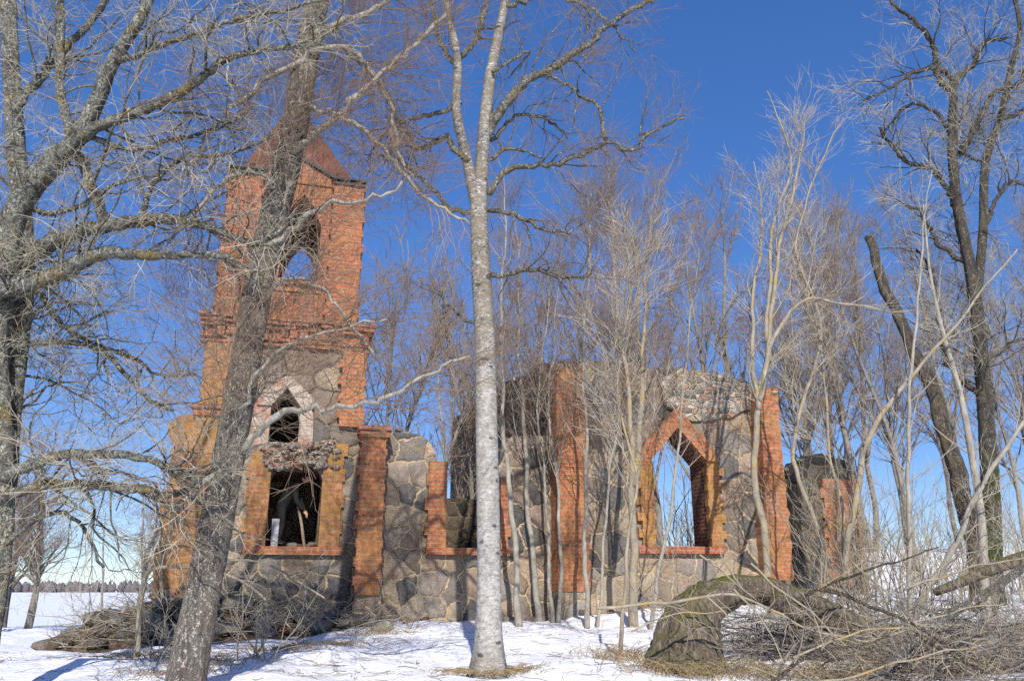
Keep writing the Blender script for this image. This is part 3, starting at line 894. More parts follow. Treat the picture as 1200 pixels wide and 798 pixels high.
lumps('broken_top', M['core_stone'], nave, top_stones(topw, .12, .75, (.07, .14), 6, 22) + top_stones(top2, .12, .75, (.08, .16), 7, 23), 23)
slab('window_surround', M['brick_or'], nave, toothed(X(502, 600), wl_ + .012, sill - .003, Z(512, 540), .07, 0, .27, 52), .03, .78, (), .2, .02, 52)
slab('window_surround', M['brick_red'], nave, toothed(wr_ - .012, X(596, 600), sill - .003, Z(590, 560), 0, .06, .27, 53), .035, .78, (), .2, .02, 53)
bm = bmesh.new(); box(bm, X(499, 645), X(597, 645), -.03, .8, Z(550, 650), sill - .006, .01); finish('window_sill', bm, M['brick_red'], nave)
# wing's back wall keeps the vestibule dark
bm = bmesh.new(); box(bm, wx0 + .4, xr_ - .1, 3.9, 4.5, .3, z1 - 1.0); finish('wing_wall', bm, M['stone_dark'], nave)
# nave south wall
nl, nr = X(650, 600), X(925, 620)
sl_, sr_ = X(766, 590), X(832, 590)
sb_ = Z(800, 640, .12)
ss_, sa_ = Z(798, 538), Z(797, 500)
sm_ = (sl_ + sr_) / 2
hole = [(sl_, sb_), (sr_, sb_), (sr_, ss_), (sm_, sa_), (sl_, ss_)]
topn = [(X(p, q), Z(p, q)) for p, q in ((650, 424), (676, 421), (700, 423), (735, 424), (765, 430), (790, 433), (830, 436), (860, 442), (886, 452), (903, 470), (915, 520))]
rt = rag(topn, .06, .22, 31)
slab('south_wall', M['stone'], nave, ([(nl, .4)] + rt + [(X(926, 640), Z(926, 640)), (X(930, 680), .4)])[::-1], .10, .85, [hole], .11, .06, 61, fr=2.3)
# lime core showing where the facing fell off
lp = rag([(X(779, 474), Z(779, 474)), (X(772, 445), Z(772, 445)), (X(790, 432), Z(790, 432)), (X(830, 435), Z(830, 435)), (X(882, 450), Z(882, 450)), (X(882, 478), Z(882, 478)), (X(850, 490), Z(850, 490)), (X(815, 492), Z(815, 492)), (X(779, 474), Z(779, 474))], .07, .18, 33)[:-1]
slab('broken_core', M['core_lime'], nave, lp[::-1], .0, .3, (), .10, .10, 62, fr=3.2)
lumps('broken_top', M['core_stone'], nave, top_stones(topn[:-2], .1, .85, (.08, .19), 9, 34), 34)
for (a, b, pl, seed) in ((747, 'l', None, 63),): pass
slab('window_surround', M['brick_yel'], nave, toothed(X(752, 590), sl_ + .012, sb_ - .003, ss_ + .02, .12, .03, .18, 64), .0, .16, (), .11, .07, 64, fr=2.8)
slab('window_surround', M['brick_yel'], nave, toothed(sr_ - .012, X(845, 590), sb_ - .003, ss_ + .02, .03, .12, .18, 65), .005, .16, (), .11, .07, 65, fr=2.8)
arch = [(sl_ - .30, ss_ - .02), (sl_ + .012, ss_ - .02), (sm_, sa_ - .015), (sr_ - .012, ss_ - .02), (sr_ + .26, ss_ - .02)] + rag([(sr_ + .26, ss_ - .02), (sr_ + .24, ss_ + .16), (sm_ + .35, sa_ + .14), (sm_ + .08, sa_ + .42), (sm_ - .1, sa_ + .44), (sl_ - .28, ss_ + .18), (sl_ - .30, ss_ - .02)], .045, .16, 88)[1:-1]
slab('window_arch', M['brick_or'], nave, arch, -.03, .165, (), .10, .08, 66, fr=2.8)
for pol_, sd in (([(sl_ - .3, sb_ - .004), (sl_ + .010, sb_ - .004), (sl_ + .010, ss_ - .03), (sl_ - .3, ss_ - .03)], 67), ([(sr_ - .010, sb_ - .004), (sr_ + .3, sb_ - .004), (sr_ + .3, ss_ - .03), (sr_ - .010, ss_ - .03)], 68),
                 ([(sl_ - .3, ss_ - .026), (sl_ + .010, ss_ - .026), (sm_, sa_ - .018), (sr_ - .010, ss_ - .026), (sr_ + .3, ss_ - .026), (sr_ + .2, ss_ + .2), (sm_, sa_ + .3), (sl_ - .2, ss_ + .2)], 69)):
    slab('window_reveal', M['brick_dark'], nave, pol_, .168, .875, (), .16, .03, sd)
bm = bmesh.new(); box(bm, X(748, 645), X(849, 645), -.06, .9, sb_ - .17, sb_ - .006, .01); finish('window_sill', bm, M['brick_red'], nave)
PN = -.38
def npier(pxa, pxb, pya, pyb, mat, seed, rtop):
    (a0, b0), (a1, b1) = pxa, pxb
    poly = [(X(a1, pyb, PN), Z(a1, pyb, PN)), (X(b1, pyb, PN), Z(b1, pyb, PN))]
    n = 26
    rr_ = random.Random(seed)
    for i in range(n + 1):
        t = i / n; off = .07 if i % 2 else 0
        poly.append((X(b1 + (b0 - b1) * t, pyb + (pya - pyb) * t, PN) + off * rr_.random(), Z(b1, pyb + (pya - pyb) * t, PN)))
    for i in range(n, -1, -1):
        t = i / n; off = .06 if i % 2 else 0
        poly.append((X(a1 + (a0 - a1) * t, pyb + (pya - pyb) * t, PN) - off * rr_.random() * .3, Z(a1, pyb + (pya - pyb) * t, PN)))
    poly = [p for i, p in enumerate(poly) if math.hypot(p[0] - poly[i - 1][0], p[1] - poly[i - 1][1]) > 1e-4]
    return slab('pier', mat, nave, poly, PN, .4, (), .11, .09, seed, fr=2.8)
npier((652, 683), (655, 691), 432, 693, M['brick_or'], 71, 0)
npier((890, 911), (903, 930), 456, 680, M['brick_or'], 72, 0)
slab('pier_foot', M['stone'], nave, [(X(653, 700, PN), .4), (X(694, 700, PN), .4), (X(692, 693, PN), Z(690, 693, PN) - .004), (X(654, 693, PN), Z(690, 693, PN) - .004)], PN + .02, .4, (), .2, .05, 73)
lumps('loose_bricks', M['brickbat'], nave, top_stones([(X(652, 430, PN), Z(652, 430, PN)), (X(684, 430, PN), Z(684, 430, PN))], PN, .1, (.06, .12), 9, 35) +
      top_stones([(X(889, 457, PN), Z(889, 457, PN)), (X(912, 460, PN), Z(912, 460, PN))], PN, .1, (.06, .12), 9, 36), 36)
# west wall of the nave running back from the corner pier (local x = nl): polygon in (depth, z)
def side_slab(name, mat, parent, poly, x0, x1, rough, seed):
    o = slab(name, mat, parent, poly, -x1, -x0, (), .2, rough, seed, fr=2.2)
    me = o.data
    me.transform(Matrix(((0, -1, 0, 0), (1, 0, 0, 0), (0, 0, 1, 0), (0, 0, 0, 1))))
    return o
def locx(px, py, x):
    d = ray(px, py)
    k = (np.dot(OR - CAM, DX) + x) / np.dot(d, DX)
    p = CAM + d * k - OR
    return float(np.dot(p, DI)), float(p[2])
wt = rag([(.87, Z(650, 426))] + [locx(p, q, nl) for p, q in ((638, 427), (618, 436), (595, 448), (575, 464), (557, 476), (540, 486), (529, 494))], .10, .3, 41)
wt = [p for i, p in enumerate(wt) if i == 0 or p[0] > .9]
side_slab('west_wall', M['core_shaded'], nave, ([(.86, .4)] + wt + [(wt[-1][0] + .1, .4)])[::-1], nl + .02, nl + .75, .14, 75)
lumps('broken_top', M['core_stone'], nave, [(nl + random.uniform(.05, .7), y, z + .02, random.uniform(.09, .2)) for (y, z) in wt for _ in range(1)], 42)
# inner cross wall left of it, seen dark through the wing window
# far pillar
fp = empty('ruined_pillar', RUIN, 'crumbling brick and stone pillar standing alone right of the nave', 'pillar', None, TH)
FD = 3.0
pl_ = rag([(X(p, q, FD), Z(p, q, FD)) for p, q in ((938, 560), (945, 538), (960, 532), (985, 538), (1003, 556), (1008, 600))], .06, .2, 51)
slab('stone_core', M['stone_dark'], fp, ([(X(940, 690, FD), .8)] + pl_ + [(X(1010, 690, FD), .8)])[::-1], FD, FD + 1.0, (), .15, .12, 81)
slab('brick_corner', M['brick_or'], fp, toothed(X(968, 620, FD), X(1008, 620, FD), Z(990, 690, FD), Z(990, 562, FD), .12, 0, .27, 82), FD - .08, FD + .5, (), .2, .05, 82)
lumps('broken_top', M['rubble'], fp, top_stones(pl_, FD, FD + .9, (.08, .2), 7, 52), 52)

# ------------------------------------------------------------------ rubble
def scatter_stones(n, fn, label, cat, group, name, mat, size, seed, sink=.35):
    protos = [stone_mesh(name, 60 + seed + i) for i in range(4)]
    for p in protos:
        p.materials.append(mat)
        for q in p.polygons: q.use_smooth = False
    r = random.Random(seed)
    for i in range(n):
        x, y = fn(r)
        s = r.uniform(*size)
        o = bpy.data.objects.new(name, r.choice(protos))
        o.location = (x, y, float(ground(x, y)) + s * (.55 - sink) + HEAP(x, y))
        o.rotation_euler = (r.uniform(-.5, .5), r.uniform(-.5, .5), r.uniform(0, 6.28))
        o.scale = (s * r.uniform(.8, 1.5), s * r.uniform(.8, 1.2), s * r.uniform(.7, 1.0))
        tag(link(o), label, cat, group)

tc = wpt((tL2 + tR2) / 2, -.2, 0)
def HEAP(x, y):
    p = np.array([x, y, 0]) - OR
    u, v = float(np.dot(p, DX)), float(np.dot(p, DI))
    a = .62 * math.exp(-((v + .5) / .8) ** 2) * float(sm((tR2 + .35 - u) / 1.2)) * float(sm((u - tL2 + 2.2) / 1.0))
    b = .42 * math.exp(-((u - tL2 + .25) / .95) ** 2 - ((v + .35) / 1.0) ** 2)
    return a * (.75 + .35 * math.sin(u * 2.1 + 1)) + b
# earth and litter heap against the tower foot
hx = np.arange(tL2 - 3.6, tR2 + 1.0, .09); hy = np.arange(-3.0, .7, .09)
HX, HY = np.meshgrid(hx, hy)
WX = OR[0] + DX[0] * HX + DI[0] * HY; WY = OR[1] + DX[1] * HX + DI[1] * HY
HZ = np.vectorize(HEAP)(WX, WY)
HZ = ground(WX, WY) - .05 + HZ + np.where(HZ > .06, 1, 0) * rng.normal(0, .045, HZ.shape) + (HZ > .04) * .05 * np.sin(WX * 9) * np.sin(WY * 8)
ii = np.arange(HX.size).reshape(HX.shape)
nm = NM(); nm.add(np.stack([WX, WY, HZ], -1), np.stack([ii[:-1, :-1], ii[:-1, 1:], ii[1:, 1:], ii[1:, :-1]], -1))
hp = nm.build('rubble_mound', M['litter']); tag(hp, 'low brown mound of earth and litter along the tower foot', 'mound', None, 'structure')
scatter_stones(120, lambda r: tuple(wpt(r.uniform(tL2 - 2.0, tR2 + .5), -abs(r.gauss(0, .75)) + .0, 0)[:2]), 'grey fieldstone tumbled in the rubble at the tower foot', 'stone', 'rubble stones at the tower foot', 'rubble_stone', M['rubble'], (.07, .24), 1)
scatter_stones(80, lambda r: tuple(wpt(tL2 - .25 + max(-1.4, min(1.8, r.gauss(0, .8))), -.7 + max(-.9, min(.8, r.gauss(0, .5))), 0)[:2]), 'brown stone tumbled on the heap at the left corner of the tower', 'stone', 'stones on the heap at the tower corner', 'heap_stone', M['rubble_brown'], (.06, .22), 4)
scatter_stones(26, lambda r: tuple(wpt(r.uniform(tL2 - 1.2, tR2 + 1.6), -abs(r.gauss(.3, .7)), 0)[:2]), 'broken red brick lying in the rubble by the tower', 'brick', 'broken bricks by the tower', 'broken_brick', M['brickbat'], (.05, .11), 2)
scatter_stones(26, lambda r: tuple(wpt(r.uniform(tR2 + .5, nr - .3), -abs(r.gauss(.0, .18)) - .02, 0)[:2]), 'loose stone lying along the foot of the nave wall', 'stone', 'stones along the nave wall', 'loose_stone', M['rubble'], (.06, .15), 3)

# ------------------------------------------------------------------ trees
Yl = 8.6
def T(*spec): return list(spec)
# old lichen tree at the left edge
b0 = at(-30, 800, Yl); b0[2] = ground(b0[0], b0[1]) - .05
old_tr = [traced([(-30, 830), (-8, 700), (2, 600), (10, 480), (20, 400), (27, 320), (24, 240), (17, 150), (12, 60), (6, -60)], Yl, Yl + .4, 31, 17, base=b0),
          traced([(3, 592), (2, 540), (-2, 470), (-6, 400), (0, 325), (14, 262), (37, 218), (75, 176)], Yl + .08, Yl - .5, 26, 27),
          traced([(70, 184), (95, 156), (115, 115), (131, 75), (165, 19), (195, -50)], Yl - .5, Yl - .7, 22, 10)]
old_l = [traced([(72, 180), (113, 150), (170, 128), (225, 100), (263, 72), (300, 60), (350, 52), (400, 30)], Yl - .5, Yl - 1.2, 15, 4),
         traced([(124, 262), (98, 195), (81, 150), (70, 94), (71, 0), (66, -60)], Yl - .2, Yl - .4, 12, 9),
         traced([(10, 320), (50, 290), (75, 278), (124, 265), (165, 258), (215, 258), (250, 268), (300, 285), (340, 262)], Yl, Yl - .8, 22, 5),
         traced([(-22, 360), (0, 340), (56, 325), (100, 305), (130, 297), (170, 299), (200, 300), (260, 300), (300, 330)], Yl - .3, Yl - 1.0, 26, 5),
         traced([(0, 562), (38, 543), (83, 532), (150, 534), (195, 546), (232, 566)], Yl, Yl - .9, 15, 6),
         traced([(-2, 584), (56, 568), (113, 569), (165, 573), (188, 580), (215, 575), (240, 556), (262, 540)], Yl, Yl - .7, 13, 5),
         traced([(14, 406), (75, 400), (124, 415), (170, 464), (203, 483)], Yl, Yl + .8, 8, 4),
         traced([(25, 330), (49, 348), (75, 382), (113, 404), (162, 423), (180, 438), (233, 440)], Yl, Yl + 1.0, 8, 3),
         traced([(131, 75), (200, 50), (280, 22), (340, 12), (400, -10)], Yl - .6, Yl - 1.4, 8, 3),
         traced([(16, 130), (60, 75), (110, 20), (150, -40)], Yl, Yl + .6, 11, 6),
         traced([(96, 156), (150, 175), (200, 165), (260, 150), (300, 120)], Yl - .5, Yl - .2, 7, 3),
         traced([(165, 258), (180, 215), (215, 185), (270, 180), (320, 160)], Yl - .3, Yl - .6, 7, 3),
         traced([(24, 240), (60, 250), (95, 240), (140, 215), (190, 205)], Yl + .3, Yl + 1.0, 8, 3),
         traced([(2, 640), (40, 610), (75, 600), (105, 630), (120, 665)], Yl, Yl + .6, 7, 3),
         traced([(83, 532), (110, 545), (125, 560)], Yl - .4, Yl - .4, 8, 4)]
make_tree('old_tree', 'old lichen covered tree at the left edge with long crooked limbs', 'tree', old_tr, old_l, (M['bark_old'], M['bark_old'], M['twig']), 11,
          [dict(dens=6.0, absl=(.5, 1.9), ang=(.5, 1.3), npts=9, gnarl=.24, up=.05, upc=.01, rr=.5, rmin=.005, sides=4, mi=0, tmin=.10, thick=.009),
           dict(dens=6.5, absl=(.25, .9), ang=(.4, 1.1), npts=6, gnarl=.24, up=0, upc=.0, rr=.6, rmin=.0032, sides=3, tmin=.05),
           dict(dens=9.0, absl=(.10, .42), ang=(.4, 1.1), npts=4, gnarl=.2, up=0, upc=.0, rr=.6, rmin=.0024, sides=3, tmin=.05)], limb_gn=.009, rough=.045,
          trunk_grow=dict(dens=2.2, absl=(.6, 1.9), ang=(.6, 1.3), npts=9, gnarl=.22, up=.05, upc=.01, rr=.25, rmin=.006, tmin=.3))

# leaning furrowed tree in front of the tower
b1 = ground_hit(213, 812)
Ym = b1[1]
ml = [(213, 812), (238, 690), (262, 570), (287, 430), (308, 310), (338, 185), (356, 85), (368, 20), (385, -60)]
mt, mr = traced(ml, Ym, Ym + .2, 43, 24, base=b1)
mt[0][2] -= .1
old = traced
lean_l = [traced([(286, 530), (310, 500), (335, 482), (380, 478), (440, 470), (500, 440), (548, 415)], Ym, Ym - .6, 10, 3),
          traced([(305, 300), (345, 265), (385, 240), (430, 236), (470, 215)], Ym, Ym - .5, 8, 3),
          traced([(268, 545), (240, 562), (212, 590), (200, 596)], Ym, Ym - .3, 9, 6),
          traced([(340, 180), (400, 132), (440, 92), (480, 60), (525, 15)], Ym, Ym + .3, 9, 4),
          traced([(350, 120), (420, 150), (460, 190), (500, 232), (552, 262)], Ym, Ym + .5, 7, 3),
          traced([(362, 60), (410, 62), (452, 112), (470, 190), (490, 220)], Ym, Ym + .7, 8, 3),
          traced([(358, 70), (310, 95), (250, 150), (215, 210)], Ym, Ym - .3, 7, 3),
          traced([(365, 40), (420, 20), (470, -10), (520, -50)], Ym, Ym, 8, 4),
          traced([(275, 500), (300, 440), (345, 400), (400, 385), (450, 372)], Ym, Ym - .6, 6, 2),
          traced([(300, 360), (330, 330), (380, 340), (440, 420)], Ym, Ym - .4, 6, 3),
          traced([(330, 220), (300, 200), (260, 215), (230, 250), (205, 275)], Ym, Ym - .3, 6, 3)]
make_tree('leaning_tree', 'dark furrowed tree trunk leaning right in front of the brick tower', 'tree', [(mt, mr)], lean_l, (M['bark_lean'], M['bark_pale'], M['twig_red']), 12,
          [dict(dens=11.0, absl=(.4, 1.7), ang=(.5, 1.2), npts=7, gnarl=.16, up=.15, upc=.02, rr=.5, rmin=.0042, sides=3, mi=1, tmin=.1, thick=.004),
           dict(dens=8.0, absl=(.2, .9), ang=(.35, .9), npts=5, gnarl=.13, up=.1, upc=.0, rr=.6, rmin=.0028, thick=.003),
           dict(dens=6.0, absl=(.12, .40), ang=(.4, .9), npts=4, gnarl=.12, up=.05, upc=.0, rr=.6, rmin=.0022)],
          trunk_grow=dict(thick=.005, dens=5.0, absl=(.4, 1.5), ang=(.7, 1.4), npts=7, gnarl=.15, up=.1, upc=.01, rr=.2, rmin=.004, tmin=.25), flare=.2, rough=.028, sides=26)

# white birch in the middle
b2 = ground_hit(573, 787)
Yb = b2[1]; b2[2] -= .08
bt_ = [traced([(573, 787), (573, 690), (572, 600), (570, 500), (568, 400), (563, 300), (561, 235)], Yb, Yb, 30, 20, base=b2),
       traced([(560, 250), (549, 195), (535, 130), (536, 70), (524, 10), (515, -60)], Yb, Yb - .2, 15, 6),
       traced([(562, 245), (566, 170), (573, 100), (582, 50), (592, 0), (598, -60)], Yb, Yb + .3, 17, 8)]
birch_l = [traced([(568, 160), (588, 128), (612, 100), (660, 72), (695, 48), (720, 24), (765, -2), (800, -30)], Yb + .1, Yb - .4, 13, 4),
           traced([(573, 228), (585, 208), (605, 195), (640, 194), (680, 184), (708, 168), (744, 176), (756, 158), (800, 140)], Yb, Yb - .5, 8, 3),
           traced([(711, 168), (704, 140), (700, 125), (660, 95), (640, 90)], Yb - .3, Yb - .3, 5, 3),
           traced([(571, 246), (600, 250), (635, 268), (672, 271)], Yb, Yb - .5, 6, 3),
           traced([(569, 335), (572, 325), (600, 320), (640, 316), (660, 325), (690, 322)], Yb, Yb - .3, 7, 3),
           traced([(549, 190), (520, 160), (490, 175), (467, 140), (445, 95), (402, 60)], Yb - .1, Yb - .5, 8, 3),
           traced([(540, 120), (510, 135), (470, 142), (440, 175), (430, 200)], Yb - .1, Yb - .3, 6, 3),
           traced([(556, 250), (530, 245), (500, 215), (470, 190), (440, 180)], Yb, Yb - .3, 7, 3),
           traced([(536, 70), (560, 40), (572, 0), (580, -40)], Yb - .1, Yb + .3, 7, 4),
           traced([(577, 85), (620, 60), (600, 90)], Yb, Yb + .3, 4, 2),
           traced([(575, 165), (610, 135), (650, 145), (665, 165)], Yb + .2, Yb + .6, 5, 2),
           traced([(537, 80), (515, 50), (505, 0), (490, -40)], Yb - .1, Yb + .3, 7, 4),
           traced([(568, 190), (600, 172), (640, 186)], Yb, Yb + .5, 5, 2),
           traced([(590, 10), (640, -5), (700, 15), (745, 60)], Yb + .2, Yb + .7, 6, 2),
           traced([(569, 380), (540, 372), (520, 350), (512, 345)], Yb, Yb - .3, 5, 2)]
make_tree('birch_tree', 'white barked birch standing straight in the middle of the picture, forked near the top', 'birch', bt_, birch_l, (M['birch'], M['bark_old'], M['twig_red']), 13,
          [dict(dens=6.0, absl=(.4, 1.6), ang=(.4, 1.1), npts=8, gnarl=.24, up=.1, upc=.0, rr=.5, rmin=.005, sides=4, mi=0, tmin=.2),
           dict(dens=8.0, absl=(.25, .85), ang=(.35, .95), npts=6, gnarl=.14, up=.1, upc=-.015, rr=.55, rmin=.0028, thick=.004),
           dict(dens=9.0, absl=(.15, .45), ang=(.35, .8), npts=4, gnarl=.12, up=.0, upc=-.02, rr=.6, rmin=.0022)],
          trunk_grow=dict(dens=.9, absl=(.3, .9), ang=(.7, 1.3), npts=6, gnarl=.16, up=.1, upc=.0, rr=.15, rmin=.004, tmin=.5), flare=.75, rough=.022, sides=22)

# saplings in front of the nave wall
def sapling(name, label, spec, w0, w1, mats, seed, Y=None, dens=2.2, lenr=(.5, 1.6), group=None, base_py=None, tw=1.0, tmin=.35, forks=(), cat='young tree'):
    hit = ground_hit(*spec[0]) if Y is None else None
    if hit is None:
        q = at(spec[0][0], spec[0][1], Y); q[2] = ground(q[0], q[1])
    else: q = hit
    Y = q[1]; q[2] -= .05
    tr = [traced(spec, Y, Y, w0, w1, base=q)] + [traced(s, Y, Y + dy, a, b) for (s, dy, a, b) in forks]
    return make_tree(name, label, cat, tr, [], mats, seed,
                     [dict(dens=6.0 * tw, absl=(lenr[0] * .5, lenr[1] * .6), ang=(.35, .8), npts=6, gnarl=.1, up=.15, upc=.03, rr=.6, rmin=.0045, mi=1, thick=.004),
                      dict(dens=7.5 * tw, absl=(.2, .8), ang=(.35, .8), npts=4, gnarl=.1, up=.1, upc=.02, rr=.6, rmin=.0036)],
                     trunk_grow=dict(dens=dens * 1.8, absl=(lenr[0], lenr[1] * 1.3), ang=(.4, .9), npts=7, gnarl=.1, up=.2, upc=.05, rr=.5, rmin=.006, tmin=tmin, thick=.006), group=group, flare=.2, rough=.02, sides=10, kink=.028)
SPM = (M['bark_pale'], M['bark_pale'], M['twig_red'])
sapling('sapling', 'slim pale sapling just right of the birch, leaning left', [(608, 732), (602, 650), (596, 560), (588, 470), (586, 380), (592, 290), (588, 200)], 8, 1, SPM, 31)
sapling('sapling', 'slim pale sapling second to the right of the birch, leaning left', [(632, 728), (626, 640), (618, 540), (612, 440), (610, 350), (606, 260)], 8, 1, SPM, 32)
sapling('sapling', 'thinnest pale sapling just left of the brick pier', [(648, 727), (645, 640), (638, 560), (632, 480), (640, 390), (645, 310)], 4.5, .8, SPM, 33)
sapling('sapling', 'thin straight sapling against the left edge of the brick pier', [(654, 726), (655, 620), (652, 545), (640, 480), (650, 380), (660, 300)], 5, .8, SPM, 34)
sapling('sapling', 'straight grey sapling along the right edge of the brick pier', [(688, 732), (688, 620), (687, 520), (686, 420), (690, 320), (695, 230)], 6, .8, SPM, 35)
sapling('sapling', 'stout pale young tree left of the pointed nave window', [(742, 732), (745, 640), (744, 560), (738, 470), (728, 380), (720, 290), (716, 210)], 11, 1, (M['bark_tan'], M['bark_tan'], M['twig_red']), 36, dens=3.0,
        forks=[([(744, 570), (752, 480), (757, 400), (757, 310), (770, 230)],   .3, 8, 1)])
sapling('sapling', 'yellow lichened crooked sapling beside the stout young tree', [(727, 770), (728, 700), (733, 620), (740, 560), (729, 500), (722, 440), (735, 360), (742, 300)], 5, .8, (M['bark_tan'], M['bark_tan'], M['twig_pale']), 37)
sapling('sapling', 'slim sapling in front of the wing wall window jamb', [(521, 722), (521, 640), (522, 560), (516, 480), (510, 400), (508, 330)], 5, .8, SPM, 38)
sapling('sapling', 'thin dark sapling close to the left of the birch trunk', [(532, 724), (531, 600), (530, 480), (528, 380), (535, 300)], 5, .8, (M['bark_back'], M['bark_back'], M['twig_red']), 39)
sapling('sapling', 'grey sapling leaning right across the nave window', [(762, 735), (775, 650), (790, 560), (800, 470), (806, 380), (820, 290)], 5, .8, SPM, 40)
sapling('sapling', 'thin pale sapling in front of the arch top', [(700, 733), (705, 640), (720, 520), (745, 420), (790, 330), (812, 260)], 4, .8, SPM, 41)

# right-hand tan multi-stemmed tree
tb = at(905, 720, 15.5); tb[2] = ground(tb[0], tb[1]) - .05
Yt = 15.5
tan_tr = [traced([(905, 715), (895, 640), (886, 560), (889, 480), (898, 400), (910, 320), (922, 250), (936, 180), (945, 130)], Yt, Yt, 10, 1, base=tb),
          traced([(889, 480), (884, 420), (886, 340), (894, 260), (886, 190)], Yt, Yt + .5, 6, 1),
          traced([(890, 470), (912, 400), (945, 350), (990, 355), (1050, 365), (1090, 362)], Yt, Yt - .8, 6, 1),
          traced([(950, 700), (958, 640), (935, 560), (930, 520), (950, 440), (960, 380), (935, 300), (940, 250), (966, 180), (990, 140)], Yt + .3, Yt + .6, 6, 1),
          traced([(898, 400), (905, 330), (908, 250), (928, 200), (915, 140), (900, 110)], Yt, Yt + .2, 5, 1),
          traced([(986, 690), (988, 610), (975, 520), (965, 430), (950, 340), (960, 270)], Yt + .4, Yt + .8, 5, 1)]
make_tree('multi_stem_tree', 'tan multi stemmed tree with yellow lichen in front of the right brick pier', 'tree', tan_tr, [], (M['bark_tan'], M['bark_tan'], M['twig_pale']), 51,
          [dict(dens=4.2, absl=(.4, 1.3), ang=(.35, .9), npts=6, gnarl=.13, up=.15, upc=.03, rr=.6, rmin=.005, mi=1, thick=.005),
           dict(dens=5.5, absl=(.2, .7), ang=(.35, .8), npts=4, gnarl=.1, up=.1, upc=.02, rr=.6, rmin=.0035)],
          trunk_grow=dict(dens=2.3, absl=(.6, 1.9), ang=(.4, .95), npts=8, gnarl=.14, up=.25, upc=.04, rr=.5, rmin=.006, tmin=.3), flare=.2, rough=.03, sides=10, kink=.03)

# dark oak at the right
Yo = 17.0
ob_ = at(1165, 720, Yo); ob_[2] = ground(ob_[0], ob_[1]) - .1
oak_tr = [traced([(1168, 720), (1162, 600), (1155, 480), (1146, 380), (1136, 310), (1122, 240), (1116, 170), (1118, 95)], Yo, Yo, 21, 8, base=ob_),
          traced([(1146, 340), (1152, 270), (1155, 190), (1172, 140), (1185, 80), (1195, 30), (1178, -40)], Yo, Yo - .3, 11, 4)]
oak_l = [traced([(1118, 110), (1100, 90), (1096, 60), (1085, 40), (1060, 15), (1030, -10)], Yo, Yo - .5, 8, 3),
         traced([(1116, 97), (1140, 75), (1155, 50), (1180, 45)], Yo, Yo + .4, 8, 3),
         traced([(1117, 95), (1098, 80), (1070, 85), (1040, 105), (1010, 118)], Yo, Yo - .7, 7, 2),
         traced([(1124, 250), (1105, 215), (1085, 195), (1060, 190), (1030, 150)], Yo, Yo + .8, 7, 3),
         traced([(1126, 180), (1145, 145), (1165, 110), (1190, 100), (1220, 70)], Yo, Yo - .4, 8, 4),
         traced([(1120, 165), (1095, 130), (1060, 125), (1040, 150)], Yo, Yo + .8, 5, 2),
         traced([(1155, 190), (1130, 178), (1150, 150)], Yo, Yo, 4, 2),
         traced([(1172, 140), (1200, 130), (1230, 100)], Yo, Yo - .4, 6, 3),
         traced([(1152, 270), (1180, 215), (1210, 220)], Yo, Yo - .4, 5, 3),
         traced([(1136, 310), (1105, 290), (1080, 250), (1060, 240)], Yo, Yo + .6, 6, 3),
         traced([(1150, 430), (1190, 400), (1230, 410)], Yo, Yo - .5, 6, 3),
         traced([(1155, 470), (1110, 420), (1095, 330), (1075, 290)], Yo, Yo + .9, 8, 3)]
make_tree('oak_tree', 'dark rough barked tree with two upright stems near the right edge', 'tree', oak_tr, oak_l, (M['bark_oak'], M['bark_oak'], M['twig']), 52,
          [dict(dens=4.6, absl=(.6, 2.1), ang=(.5, 1.1), npts=8, gnarl=.22, up=.15, upc=.02, rr=.5, rmin=.008, sides=4, mi=0, tmin=.2),
           dict(dens=6.2, absl=(.3, 1.1), ang=(.4, 1.0), npts=6, gnarl=.18, up=.1, upc=.01, rr=.6, rmin=.005),
           dict(dens=6.0, absl=(.2, .6), ang=(.4, .9), npts=4, gnarl=.14, up=.0, upc=.0, rr=.6, rmin=.0036)],
          trunk_grow=dict(dens=1.6, absl=(.6, 1.8), ang=(.6, 1.2), npts=7, gnarl=.2, up=.1, upc=.02, rr=.3, rmin=.006, tmin=.3), flare=.4, rough=.05)

# pale grey trunk in front of the oak
Yg = 13.5
pb = ground_hit(1158, 740)
make_tree('pale_tree', 'pale grey straight young trunk in the thicket at the right edge', 'tree',
          [traced([(1158, 740), (1153, 680), (1150, 610), (1140, 540), (1125, 460), (1105, 390), (1090, 320), (1082, 240)], pb[1], pb[1] + .3, 13, 1.5, base=pb)], [],
          (M['bark_pale'], M['bark_pale'], M['twig']), 53,
          [dict(dens=2.6, absl=(.3, 1.0), ang=(.4, .9), npts=6, gnarl=.14, up=.15, upc=.02, rr=.6, rmin=.004),
           dict(dens=3.4, absl=(.15, .5), ang=(.4, .9), npts=4, gnarl=.12, up=.1, upc=.0, rr=.6, rmin=.003)],
          trunk_grow=dict(dens=2.4, absl=(.5, 1.6), ang=(.4, 1.0), npts=7, gnarl=.16, up=.2, upc=.03, rr=.5, rmin=.005, tmin=.3), flare=.2, rough=.02, sides=12)
